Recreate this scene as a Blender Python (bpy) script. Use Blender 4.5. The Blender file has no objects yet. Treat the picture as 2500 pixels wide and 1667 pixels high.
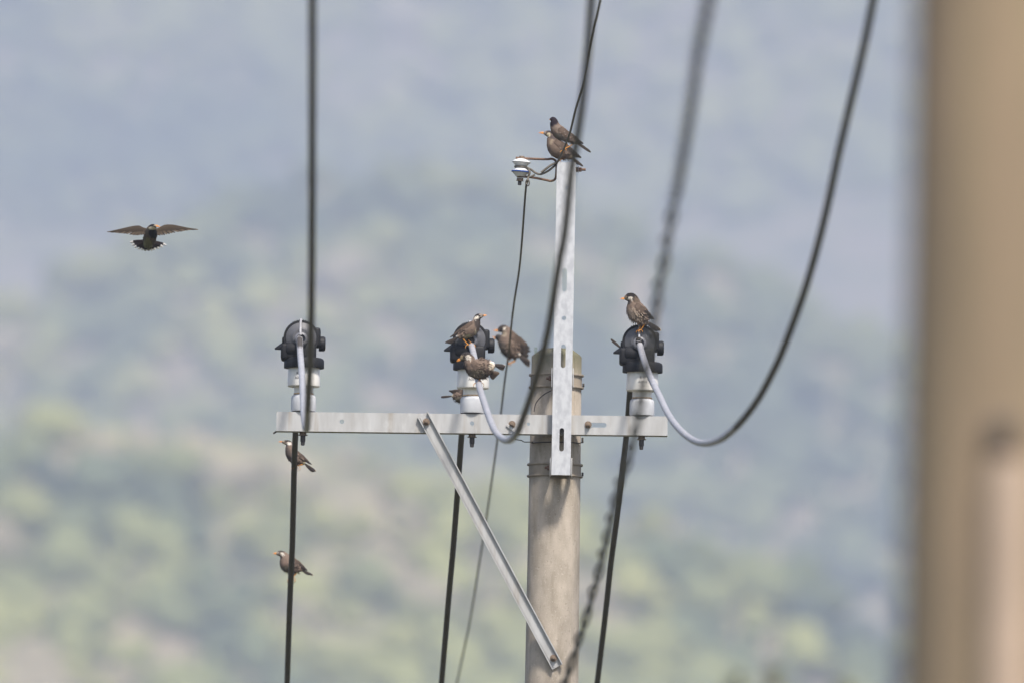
import bpy, bmesh, math, random
import numpy as np
from mathutils import Vector, Matrix, noise as mnoise

random.seed(7)
RNG = np.random.default_rng(7)
S = bpy.context.scene
COL = S.collection

# ------------------------------------------------------------------ camera
ELEV, ROLL = math.radians(5.0), math.radians(0.9)
CAM = Vector((0.0, -70.0, 1.7))
FOCAL, SENSOR = 593.0, 36.0
K = SENSOR / 2500.0 / FOCAL                       # tangent per photo pixel (photo is 2500 wide)
r0, u0 = Vector((1, 0, 0)), Vector((0, -math.sin(ELEV), math.cos(ELEV)))
FWD = Vector((0, math.cos(ELEV), math.sin(ELEV)))
RGT = math.cos(ROLL) * r0 + math.sin(ROLL) * u0
UPV = -math.sin(ROLL) * r0 + math.cos(ROLL) * u0
cam_data = bpy.data.cameras.new('camera')
cam = bpy.data.objects.new('camera', cam_data)
COL.objects.link(cam)
m = Matrix((RGT, UPV, -FWD)).transposed().to_4x4()
m.translation = CAM
cam.matrix_world = m
cam_data.lens, cam_data.sensor_width, cam_data.sensor_fit = FOCAL, SENSOR, 'HORIZONTAL'
cam_data.clip_start, cam_data.clip_end = 0.5, 30000
cam_data.dof.use_dof = True
cam_data.dof.focus_distance = 70.1
cam_data.dof.aperture_fstop = 4.5
S.camera = cam

# ------------------------------------------------------------------ sky, sun, exposure
SUN_EL, SUN_AZ = math.radians(56), math.radians(22)     # sun behind the camera, a little to the right
w = bpy.data.worlds.new('World')
S.world = w
w.use_nodes = True
nt = w.node_tree
nt.nodes.clear()
wo = nt.nodes.new('ShaderNodeOutputWorld')
bg = nt.nodes.new('ShaderNodeBackground')
sky = nt.nodes.new('ShaderNodeTexSky')
sky.sky_type = 'NISHITA'
sky.sun_disc = False
sky.sun_elevation = SUN_EL
sky.sun_rotation = math.pi - SUN_AZ
sky.air_density, sky.dust_density, sky.ozone_density = 1.0, 2.5, 1.0
bg.inputs['Strength'].default_value = 0.14
nt.links.new(sky.outputs[0], bg.inputs[0])
nt.links.new(bg.outputs[0], wo.inputs[0])
sd = bpy.data.lights.new('sun', 'SUN')
sd.energy, sd.angle, sd.color = 3.85, math.radians(7.0), (1.0, 0.94, 0.86)
sun = bpy.data.objects.new('sun', sd)
COL.objects.link(sun)
sdir = Vector((math.sin(SUN_AZ) * math.cos(SUN_EL), -math.cos(SUN_AZ) * math.cos(SUN_EL), math.sin(SUN_EL)))
sun.rotation_euler = sdir.to_track_quat('Z', 'Y').to_euler()
S.view_settings.view_transform = 'Standard'
S.view_settings.look = 'None'
S.view_settings.exposure = 0.32
S.view_settings.gamma = 1.0
S.view_settings.use_curve_mapping = False
S.render.engine = 'CYCLES'
S.cycles.use_denoising = True
S.cycles.max_bounces = 6
S.cycles.volume_bounces = 1
S.cycles.caustics_reflective = S.cycles.caustics_refractive = False

# ------------------------------------------------------------------ helpers
def W(px, py, y):
    """point of the world at depth plane y seen at a photo pixel (survey of the photograph)"""
    d = FWD + (px - 1250.0) * K * RGT + (833.5 - py) * K * UPV
    t = (y - CAM.y) / d.y
    return CAM + d * t

U = K * 70.27                                       # metres per photo pixel at the pole

def tag(o, label=None, cat=None, group=None, kind=None):
    if label: o['label'] = label
    if cat: o['category'] = cat
    if group: o['group'] = group
    if kind: o['kind'] = kind
    return o

def thing(name, loc, label, cat, group=None):
    o = bpy.data.objects.new(name, None)
    o.empty_display_size = 0.1
    o.location = loc
    COL.objects.link(o)
    return tag(o, label, cat, group)

def worldloc(o):
    p = Vector((0, 0, 0))
    while o is not None:
        p += o.location
        o = o.parent
    return p

class MB:
    def __init__(s):
        s.v, s.f, s.c = [], [], []
        s.col = (1, 1, 1)
    def add(s, vs, fs, cols=None):
        b = len(s.v)
        s.v += [tuple(p) for p in vs]
        s.f += [tuple(i + b for i in f) for f in fs]
        s.c += list(cols) if cols is not None else [s.col] * len(vs)
    def bm(s, bm):
        bm.verts.ensure_lookup_table()
        bm.verts.index_update()
        s.add([v.co.copy() for v in bm.verts], [[v.index for v in f.verts] for f in bm.faces])
        bm.free()
    def box(s, c, size, bev=0.0, rot=None, seg=2):
        bm = bmesh.new()
        bmesh.ops.create_cube(bm, size=1.0)
        bmesh.ops.scale(bm, vec=Vector(size), verts=bm.verts)
        if bev > 0:
            bmesh.ops.bevel(bm, geom=list(bm.edges), offset=bev, segments=seg, profile=0.5, affect='EDGES')
        if rot is not None:
            bmesh.ops.transform(bm, matrix=rot.to_4x4(), verts=bm.verts)
        bmesh.ops.translate(bm, vec=Vector(c), verts=bm.verts)
        s.bm(bm)
    def lathe(s, prof, o, axis=(0, 0, 1), seg=32):
        axis = Vector(axis).normalized()
        ref = Vector((0, 1, 0)) if abs(axis.y) < 0.9 else Vector((1, 0, 0))
        ex = axis.cross(ref).normalized()
        ey = axis.cross(ex).normalized()
        o = Vector(o)
        vs, fs = [], []
        n = len(prof)
        for (r, h) in prof:
            for j in range(seg):
                a = 2 * math.pi * j / seg
                vs.append(o + axis * h + (ex * math.cos(a) + ey * math.sin(a)) * r)
        for i in range(n - 1):
            for j in range(seg):
                k = (j + 1) % seg
                fs.append((i * seg + j, i * seg + k, (i + 1) * seg + k, (i + 1) * seg + j))
        fs.append(tuple(range(seg))[::-1])
        fs.append(tuple((n - 1) * seg + j for j in range(seg)))
        s.add(vs, fs)
    def tube(s, pts, rad, seg=10, cols=None, cap=True):
        pts = [Vector(p) for p in pts]
        n = len(pts)
        rads = rad if isinstance(rad, (list, tuple)) else [rad] * n
        vs, fs, cc = [], [], []
        prev = None
        for i, p in enumerate(pts):
            t = (pts[min(i + 1, n - 1)] - pts[max(i - 1, 0)]).normalized()
            if prev is None:
                ref = Vector((0, 0, 1)) if abs(t.z) < 0.9 else Vector((1, 0, 0))
                a = t.cross(ref).normalized()
            else:
                a = (prev - t * prev.dot(t)).normalized()
            prev = a
            b = t.cross(a)
            for j in range(seg):
                g = 2 * math.pi * j / seg
                vs.append(p + (a * math.cos(g) + b * math.sin(g)) * rads[i])
                cc.append(cols[i] if cols else s.col)
        for i in range(n - 1):
            for j in range(seg):
                k = (j + 1) % seg
                fs.append((i * seg + j, i * seg + k, (i + 1) * seg + k, (i + 1) * seg + j))
        if cap:
            fs.append(tuple(range(seg))[::-1])
            fs.append(tuple((n - 1) * seg + j for j in range(seg)))
        s.add(vs, fs, cc)
    def plate(s, outline, holes, thick, o, ex, ey, en):
        """flat plate with holes; outline and holes in 2-D, thickness along en"""
        bm = bmesh.new()
        edges = []
        for loop in [outline] + holes:
            vv = [bm.verts.new((p[0], p[1], 0)) for p in loop]
            for i in range(len(vv)):
                edges.append(bm.edges.new((vv[i], vv[(i + 1) % len(vv)])))
        bmesh.ops.triangle_fill(bm, use_beauty=True, edges=edges)
        r = bmesh.ops.extrude_face_region(bm, geom=list(bm.faces))
        bmesh.ops.translate(bm, vec=(0, 0, thick), verts=[g for g in r['geom'] if isinstance(g, bmesh.types.BMVert)])
        bmesh.ops.recalc_face_normals(bm, faces=bm.faces)
        M = Matrix((Vector(ex), Vector(ey), Vector(en))).transposed().to_4x4()
        M.translation = Vector(o)
        bmesh.ops.transform(bm, matrix=M, verts=bm.verts)
        s.bm(bm)
    def hexnut(s, o, axis, r, h):
        s.lathe([(r * 0.9, 0), (r, h * .12), (r, h * .88), (r * 0.9, h)], o, axis, 6)
    def build(s, name, mat, parent=None, smooth=40, label=None, kind=None, loc=None):
        org = worldloc(parent) if parent is not None else Vector(loc if loc is not None else (0, 0, 0))
        me = bpy.data.meshes.new(name)
        me.from_pydata([tuple(Vector(p) - org) for p in s.v], [], s.f)
        at = me.attributes.new('Col', 'FLOAT_COLOR', 'POINT')
        at.data.foreach_set('color', np.array([(c[0], c[1], c[2], 1.0) for c in s.c], dtype=np.float32).ravel())
        bm = bmesh.new()
        bm.from_mesh(me)
        bmesh.ops.recalc_face_normals(bm, faces=bm.faces)
        bm.to_mesh(me)
        bm.free()
        if smooth:
            me.polygons.foreach_set('use_smooth', [True] * len(me.polygons))
            me.set_sharp_from_angle(angle=math.radians(smooth))
        me.materials.append(mat)
        o = bpy.data.objects.new(name, me)
        COL.objects.link(o)
        if parent is not None:
            o.parent = parent
        elif loc is not None:
            o.location = loc
        tag(o, label, kind=kind)
        return o

def circle(cx, cy, r, n=20):
    return [(cx + r * math.cos(2 * math.pi * i / n), cy + r * math.sin(2 * math.pi * i / n)) for i in range(n)]

def slot(cx, cy, length, wdt, vertical=True, n=8):
    r, h = wdt / 2, length / 2 - wdt / 2
    pts = []
    for i in range(n + 1):
        a = math.pi * i / n
        pts.append((r * math.cos(a), h + r * math.sin(a)))
    for i in range(n + 1):
        a = math.pi + math.pi * i / n
        pts.append((r * math.cos(a), -h + r * math.sin(a)))
    if not vertical:
        pts = [(q, -p) for p, q in pts]
    return [(cx + p, cy + q) for p, q in pts]

def catmull(pts, n):
    """resample a list of n-d points to n points"""
    P = np.array(pts, dtype=float)
    P = np.vstack([2 * P[0] - P[1], P, 2 * P[-1] - P[-2]])
    m_ = len(pts) - 1
    out = []
    for q in np.linspace(0, m_, n):
        i = min(int(q), m_ - 1)
        t = q - i
        a, b, c, d = P[i], P[i + 1], P[i + 2], P[i + 3]
        out.append(0.5 * ((2 * b) + (c - a) * t + (2 * a - 5 * b + 4 * c - d) * t * t + (3 * b - 3 * c + d - a) * t ** 3))
    return np.array(out)

# ------------------------------------------------------------------ materials
def mat(name, col, rough=0.6, col2=None, scale=20.0, detail=6.0, stretch=(1, 1, 1), contrast=(0.35, 0.65), bump=0.0,
        bscale=None, metal=0.0, spec=0.5, attr=False, extra=None):
    mt = bpy.data.materials.new(name)
    mt.use_nodes = True
    t = mt.node_tree
    bs = t.nodes['Principled BSDF']
    bs.inputs['Roughness'].default_value = rough
    bs.inputs['Metallic'].default_value = metal
    bs.inputs['Specular IOR Level'].default_value = spec
    tc = t.nodes.new('ShaderNodeTexCoord')
    mp = t.nodes.new('ShaderNodeMapping')
    mp.inputs['Scale'].default_value = stretch
    t.links.new(tc.outputs['Object'], mp.inputs[0])
    nz = t.nodes.new('ShaderNodeTexNoise')
    nz.inputs['Scale'].default_value = scale
    nz.inputs['Detail'].default_value = detail
    t.links.new(mp.outputs[0], nz.inputs['Vector'])
    rp = t.nodes.new('ShaderNodeMapRange')
    rp.inputs['From Min'].default_value, rp.inputs['From Max'].default_value = contrast
    t.links.new(nz.outputs[0], rp.inputs[0])
    mx = t.nodes.new('ShaderNodeMix')
    mx.data_type = 'RGBA'
    t.links.new(rp.outputs[0], mx.inputs['Factor'])
    if attr:
        a = t.nodes.new('ShaderNodeAttribute')
        a.attribute_name = 'Col'
        ml = t.nodes.new('ShaderNodeMix')
        ml.data_type = 'RGBA'
        ml.blend_type = 'MULTIPLY'
        ml.inputs['Factor'].default_value = 1.0
        mx.inputs['A'].default_value = (*col, 1)
        mx.inputs['B'].default_value = (*(col2 or col), 1)
        t.links.new(a.outputs['Color'], ml.inputs['A'])
        t.links.new(mx.outputs['Result'], ml.inputs['B'])
        out = ml.outputs['Result']
    else:
        mx.inputs['A'].default_value = (*col, 1)
        mx.inputs['B'].default_value = (*(col2 or tuple(c * .8 for c in col)), 1)
        out = mx.outputs['Result']
    if extra:
        out = extra(t, tc, out)
    t.links.new(out, bs.inputs['Base Color'])
    if bump > 0:
        n2 = t.nodes.new('ShaderNodeTexNoise')
        n2.inputs['Scale'].default_value = bscale or scale * 4
        n2.inputs['Detail'].default_value = 5
        t.links.new(mp.outputs[0], n2.inputs['Vector'])
        bp = t.nodes.new('ShaderNodeBump')
        bp.inputs['Strength'].default_value = bump
        bp.inputs['Distance'].default_value = 0.004
        t.links.new(n2.outputs[0], bp.inputs['Height'])
        t.links.new(bp.outputs[0], bs.inputs['Normal'])
    return mt

def layer(colour, scale, lo, hi, stretch=(1, 1, 1), zlo=None, zhi=None, amount=1.0):
    """one more layer of dirt / moss: noise mask, optionally limited to heights above zlo"""
    def f(t, tc, base):
        mp = t.nodes.new('ShaderNodeMapping')
        mp.inputs['Scale'].default_value = stretch
        mp.inputs['Location'].default_value = (3.1, 1.7, 0.4)
        t.links.new(tc.outputs['Object'], mp.inputs[0])
        nz = t.nodes.new('ShaderNodeTexNoise')
        nz.inputs['Scale'].default_value = scale
        nz.inputs['Detail'].default_value = 7
        t.links.new(mp.outputs[0], nz.inputs['Vector'])
        rp = t.nodes.new('ShaderNodeMapRange')
        rp.inputs['From Min'].default_value, rp.inputs['From Max'].default_value = lo, hi
        rp.inputs['To Max'].default_value = amount
        t.links.new(nz.outputs[0], rp.inputs[0])
        fac = rp.outputs[0]
        if zlo is not None:
            sp = t.nodes.new('ShaderNodeSeparateXYZ')
            t.links.new(tc.outputs['Object'], sp.inputs[0])
            r2 = t.nodes.new('ShaderNodeMapRange')
            r2.inputs['From Min'].default_value, r2.inputs['From Max'].default_value = zlo, zhi
            t.links.new(sp.outputs['Z'], r2.inputs[0])
            mu = t.nodes.new('ShaderNodeMath')
            mu.operation = 'MULTIPLY'
            t.links.new(fac, mu.inputs[0])
            t.links.new(r2.outputs[0], mu.inputs[1])
            fac = mu.outputs[0]
        mx = t.nodes.new('ShaderNodeMix')
        mx.data_type = 'RGBA'
        t.links.new(fac, mx.inputs['Factor'])
        t.links.new(base, mx.inputs['A'])
        mx.inputs['B'].default_value = (*colour, 1)
        return mx.outputs['Result']
    return f

def layers(*fs):
    def f(t, tc, base):
        for g in fs:
            base = g(t, tc, base)
        return base
    return f

TOPZ = W(1359, 851.5, 0).z
M_conc = mat('concrete', (0.52, 0.45, 0.37), 0.9, (0.38, 0.325, 0.26), 9, 9, (2.2, 2.2, 1.0), (0.36, 0.66), 0.4, 160,
             extra=layers(layer((0.25, 0.21, 0.155), 7, 0.54, 0.72, (3, 3, 0.55), amount=.6),
                          layer((0.66, 0.58, 0.50), 130, 0.60, 0.72, amount=.6),
                          layer((0.27, 0.23, 0.18), 95, 0.62, 0.72, amount=.7),
                          layer((0.11, 0.11, 0.05), 10, 0.20, 0.55, (1, 1, .5), TOPZ - 0.19, TOPZ - 0.03, 0.85)))
M_conc2 = mat('concrete_tan', (0.34, 0.25, 0.165), 0.9, (0.25, 0.19, 0.125), 3.2, 6, (2, 2, 0.5), (0.35, 0.65), 0.2, 120,
              extra=layer((0.27, 0.22, 0.13), 4, .45, .7, (3, 3, .3), amount=.6))
M_band = mat('dirty_band_steel', (0.40, 0.34, 0.27), 0.75, (0.32, 0.27, 0.21), 30, stretch=(1, 1, .4))
M_galv = mat('galvanised_steel', (0.62, 0.63, 0.65), 0.55, (0.50, 0.51, 0.535), 42, 6, (1, 1, .6), (0.40, 0.62), 0.05, 200, metal=0.15,
             extra=layer((0.67, 0.68, 0.695), 70, .58, .70, amount=.5))
M_galv_old = mat('weathered_galvanised_steel', (0.54, 0.54, 0.535), 0.65, (0.45, 0.445, 0.435), 20, 8, (1.6, 1, .4), (0.36, 0.64), 0.06, 200, metal=0.1,
                 extra=layers(layer((0.33, 0.27, 0.20), 10, 0.54, 0.74, (3, 2, .3), amount=.6),
                              layer((0.66, 0.66, 0.65), 34, .62, .74, (1, 1, .35), amount=.45)))
M_galv_cup = mat('galvanised_cup', (0.60, 0.61, 0.63), 0.75, (0.50, 0.51, 0.535), 25, 5, contrast=(.35, .65), spec=.3)
M_porc = mat('porcelain', (0.84, 0.815, 0.77), 0.22, (0.79, 0.76, 0.71), 18, 5, (1, 1, .5), (.4, .6))
M_porc_white = mat('white_porcelain', (0.84, 0.84, 0.83), 0.2, (0.78, 0.78, 0.77), 30)
M_blue = mat('blue_glaze', (0.03, 0.07, 0.26), 0.25, (0.04, 0.09, 0.30), 30)
M_cement = mat('cement_ring', (0.55, 0.36, 0.20), 0.9, (0.66, 0.5, 0.34), 90)
M_black = mat('black_polymer', (0.010, 0.010, 0.012), 0.6, (0.015, 0.015, 0.017), 30, bump=0.03, spec=.35)
M_greyblack = mat('grey_black_polymer', (0.085, 0.085, 0.095), 0.5, (0.11, 0.11, 0.12), 30)
M_sleeve = mat('grey_polymer', (0.17, 0.17, 0.19), 0.45, (0.14, 0.14, 0.155), 30)
M_sleeve_grey = mat('grey_split_sleeve', (0.45, 0.445, 0.462), 0.45, (0.35, 0.345, 0.36), 25, 4, contrast=(.35, .65))  # pale grey also paints sunlight onto the near cable runs
M_wire = mat('dark_cable_sheath', (0.085, 0.074, 0.065), 0.5, (0.06, 0.052, 0.046), 25)
M_thin = mat('weathered_strand', (0.16, 0.14, 0.11), 0.6, (0.10, 0.088, 0.07), 60)
M_twist = mat('twisted_cable_sheath', (0.15, 0.145, 0.145), 0.55, (0.12, 0.115, 0.115), 25)
M_rust = mat('rusty_steel', (0.20, 0.115, 0.07), 0.8, (0.13, 0.075, 0.05), 120, bump=.1)
M_bolt = mat('dull_bolt_steel', (0.26, 0.19, 0.135), 0.7, (0.17, 0.125, 0.09), 150)
M_dkbolt = mat('dark_bolt_steel', (0.045, 0.04, 0.04), 0.6, (0.07, 0.06, 0.055), 150)
M_tag = mat('pale_green_plate', (0.42, 0.5, 0.45), 0.6)
M_ink = mat('dark_print', (0.06, 0.06, 0.07), 0.6)
M_pipe = mat('pinkish_plastic_pipe', (0.49, 0.37, 0.275), 0.6, (0.43, 0.325, 0.24), 8)
M_bird = mat('plumage', (1.08, 1.06, 1.04), 0.85, (0.86, 0.86, 0.86), 420, 3, contrast=(.35, .65), spec=.25, attr=True)
M_bill = mat('orange_horn', (0.86, 0.36, 0.075), 0.5, (0.80, 0.32, 0.06), 200)
M_leg = mat('orange_scales', (1.0, 1.0, 1.0), 0.5, (0.85, 0.82, 0.8), 500, attr=True)
M_eye = mat('dark_eye', (0.01, 0.008, 0.007), 0.12)
M_leaf = mat('hillside_foliage', (1.15, 1.15, 1.1), 0.9, (0.75, 0.8, 0.8), 0.9, 4, contrast=(.3, .7), spec=.1, attr=True)
M_tree = mat('near_foliage', (1.15, 1.15, 1.1), 0.8, (0.75, 0.8, 0.75), 3, 3, spec=.2, attr=True)
M_bark = mat('bark', (0.12, 0.09, 0.06), 0.9, (0.08, 0.06, 0.045), 12, stretch=(1, 1, .2), bump=.4)
M_soil = mat('dry_grass_and_soil', (0.36, 0.34, 0.17), 0.95, (0.49, 0.40, 0.27), 0.05, 8, contrast=(.42, .6), spec=.1,
             extra=layer((0.07, 0.10, 0.05), 0.09, .56, .68, amount=.7))
M_ground = mat('rough_grass', (0.055, 0.06, 0.032), 0.95, (0.085, 0.072, 0.042), 0.15, 10, contrast=(.4, .62), spec=.1, bump=.3, bscale=4)

# ------------------------------------------------------------------ terrain
def vnoise(x, y, seed):
    xi, yi = np.floor(x).astype(np.int64), np.floor(y).astype(np.int64)
    xf, yf = x - xi, y - yi
    def hsh(a, b):
        n = (a * 374761393 + b * 668265263 + seed * 1442695041) & 0x7fffffff
        n = ((n ^ (n >> 13)) * 1274126177) & 0x7fffffff
        return ((n ^ (n >> 16)) & 0xffff) / 65535.0
    sx, sy = xf * xf * (3 - 2 * xf), yf * yf * (3 - 2 * yf)
    a = hsh(xi, yi) * (1 - sx) + hsh(xi + 1, yi) * sx
    b = hsh(xi, yi + 1) * (1 - sx) + hsh(xi + 1, yi + 1) * sx
    return a * (1 - sy) + b * sy

def fbm(x, y, scale, seed, octv=4):
    v, amp, tot = 0, 1.0, 0
    for o in range(octv):
        v = v + amp * vnoise(x / scale * 2 ** o + 17.3 * o, y / scale * 2 ** o - 9.1 * o, seed + o)
        tot += amp
        amp *= 0.5
    return v / tot

class Hill:
    def __init__(s, yc, crest_px, lift, fs, bs, half, amp, seed, wl, fscale, relief, marks=()):
        s.marks = marks
        s.fscale, s.relief = fscale, relief
        s.yc, s.fs, s.bs, s.half, s.amp, s.seed, s.wl = yc, fs, bs, half, amp, seed, wl
        pts = [W(px, py, yc) for px, py in crest_px]
        s.cx = np.array([p.x for p in pts])
        s.cz = np.array([p.z for p in pts]) - lift
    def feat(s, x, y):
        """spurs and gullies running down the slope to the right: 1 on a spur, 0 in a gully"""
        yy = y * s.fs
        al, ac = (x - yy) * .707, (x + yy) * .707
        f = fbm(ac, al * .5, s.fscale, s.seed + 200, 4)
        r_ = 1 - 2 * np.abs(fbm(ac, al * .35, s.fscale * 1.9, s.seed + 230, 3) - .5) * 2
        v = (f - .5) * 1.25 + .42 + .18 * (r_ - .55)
        # clearings, plus sunlit crests and shaded gullies painted as tone, by bearing and elevation
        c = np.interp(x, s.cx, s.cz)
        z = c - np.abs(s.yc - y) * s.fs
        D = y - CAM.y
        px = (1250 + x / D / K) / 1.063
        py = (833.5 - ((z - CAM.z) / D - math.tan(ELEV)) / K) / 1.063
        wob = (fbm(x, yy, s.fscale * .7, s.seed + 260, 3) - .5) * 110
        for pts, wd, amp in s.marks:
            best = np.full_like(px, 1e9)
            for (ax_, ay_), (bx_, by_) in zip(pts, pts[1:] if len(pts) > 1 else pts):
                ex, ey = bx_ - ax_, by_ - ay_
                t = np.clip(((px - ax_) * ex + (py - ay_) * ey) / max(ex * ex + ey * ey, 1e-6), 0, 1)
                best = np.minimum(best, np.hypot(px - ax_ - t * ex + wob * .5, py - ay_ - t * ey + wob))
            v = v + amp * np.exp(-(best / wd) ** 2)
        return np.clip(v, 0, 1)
    def h(s, x, y):
        c = np.interp(x, s.cx, s.cz)
        out = np.clip(np.maximum(s.cx[0] - x, x - s.cx[-1]), 0, None)
        c = c * np.clip(1 - (out / s.half) ** 1.5, 0, 1) + (fbm(x, x * 0, 300, s.seed + 40) - .5) * np.clip(out, 0, 200) * .3
        d = y - s.yc
        z = c - np.where(d < 0, -d * s.fs, d * s.bs) - 8 * np.exp(-(d / 12.0) ** 2) * .3
        n = fbm(x, y, s.wl, s.seed, 4) - .5
        n2 = 1 - 2 * np.abs(fbm(x, y * .5, s.wl * 2.2, s.seed + 9, 3) - .5)
        z = z + .5 * s.amp * n + s.amp * .8 * (n2 - .8) + s.relief * (s.feat(x, y) - .5)
        return np.maximum(z, -0.5)
    def mesh(s, name, xr):
        xs = np.unique(np.concatenate([np.linspace(-xr, xr, 121), np.arange(-300, 301, 6.0)]))
        ys = np.unique(np.concatenate([np.linspace(s.yc - s.cz.max() / s.fs - 60, s.yc + s.cz.max() / s.bs + 60, 70),
                                       np.arange(s.yc - 260, s.yc + 40, 6.0)]))
        X, Y = np.meshgrid(xs, ys)
        Z = s.h(X.ravel(), Y.ravel())
        me = bpy.data.meshes.new(name)
        nx, ny = len(xs), len(ys)
        i = np.arange(nx * (ny - 1)).reshape(ny - 1, nx)[:, :-1].ravel()
        F = np.stack([i, i + 1, i + 1 + nx, i + nx], 1)
        me.from_pydata(np.stack([X.ravel(), Y.ravel(), Z], 1).tolist(), [], F.tolist())
        me.polygons.foreach_set('use_smooth', [True] * len(me.polygons))
        me.materials.append(M_soil)
        o = bpy.data.objects.new(name, me)
        COL.objects.link(o)
        return tag(o, kind='structure')

near_crest = [(-400, 960), (0, 960), (500, 985), (1000, 1045), (1500, 1150), (1900, 1260), (2100, 1380), (2300, 1470), (2800, 1600)]
mid_crest = [(-500, 800), (0, 700), (400, 500), (800, 330), (1300, 440), (1700, 560), (2000, 680), (2500, 850), (3000, 950)]
far_crest = [(-2000, -500), (0, -620), (1200, -560), (2500, -700), (4000, -600)]
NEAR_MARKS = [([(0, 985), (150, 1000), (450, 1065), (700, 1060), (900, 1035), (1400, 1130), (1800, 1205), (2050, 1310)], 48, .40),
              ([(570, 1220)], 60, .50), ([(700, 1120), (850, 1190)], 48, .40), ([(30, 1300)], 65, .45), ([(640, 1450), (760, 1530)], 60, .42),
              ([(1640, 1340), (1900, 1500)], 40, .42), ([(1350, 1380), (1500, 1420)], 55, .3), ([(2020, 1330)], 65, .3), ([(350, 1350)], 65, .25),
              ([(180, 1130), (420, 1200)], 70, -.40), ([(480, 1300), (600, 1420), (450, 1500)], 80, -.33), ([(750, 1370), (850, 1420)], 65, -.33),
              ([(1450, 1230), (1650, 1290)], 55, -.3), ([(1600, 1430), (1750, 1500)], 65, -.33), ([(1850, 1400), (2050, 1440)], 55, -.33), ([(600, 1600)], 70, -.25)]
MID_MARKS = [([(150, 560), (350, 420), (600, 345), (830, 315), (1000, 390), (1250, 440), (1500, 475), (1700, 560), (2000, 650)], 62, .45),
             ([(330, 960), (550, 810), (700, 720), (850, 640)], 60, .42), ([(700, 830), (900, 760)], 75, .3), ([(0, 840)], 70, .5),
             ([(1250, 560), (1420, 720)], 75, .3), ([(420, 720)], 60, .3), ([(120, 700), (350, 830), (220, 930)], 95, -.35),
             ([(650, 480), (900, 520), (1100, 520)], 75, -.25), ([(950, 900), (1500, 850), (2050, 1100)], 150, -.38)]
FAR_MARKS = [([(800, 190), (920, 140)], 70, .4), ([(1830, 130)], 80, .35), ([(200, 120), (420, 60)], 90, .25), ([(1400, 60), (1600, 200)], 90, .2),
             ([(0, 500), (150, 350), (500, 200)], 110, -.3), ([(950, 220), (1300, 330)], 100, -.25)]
HN = Hill(1750, near_crest, 3.2, 0.6, 0.5, 900, 7, 3, 34, 22, 3, NEAR_MARKS)
HM = Hill(2950, mid_crest, 4.2, 0.6, 0.45, 1600, 10, 21, 58, 40, 7, MID_MARKS)
HF = Hill(4900, far_crest, 0, 0.5, 0.6, 2600, 16, 55, 105, 68, 15, FAR_MARKS)
HN.mesh('hill', 1100)
HM.mesh('hill', 2000)
HF.mesh('mountain', 3600)
gm = MB()
gm.add([(-4100, -110, 0), (4100, -110, 0), (4100, 7450, 0), (-4100, 7450, 0)], [(0, 1, 2, 3)])
tag(gm.build('ground', M_ground), kind='structure')

def ico_variants(sub, n, lump):
    out = []
    for k in range(n):
        bm = bmesh.new()
        bmesh.ops.create_icosphere(bm, subdivisions=sub, radius=1.0)
        for v in bm.verts:
            p = v.co.copy()
            d = 1 + lump * mnoise.noise(p * 1.9 + Vector((k * 7.1, 3, k))) + lump * .6 * mnoise.noise(p * 4.3 + Vector((k, k * 5.3, 1)))
            v.co = Vector((p.x * d, p.y * d, p.z * d * (0.9 if p.z > 0 else 0.75)))
        V = np.array([v.co[:] for v in bm.verts])
        bm.verts.index_update()
        F = np.array([[v.index for v in f.verts] for f in bm.faces])
        bm.free()
        out.append((V, F))
    return out

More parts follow.
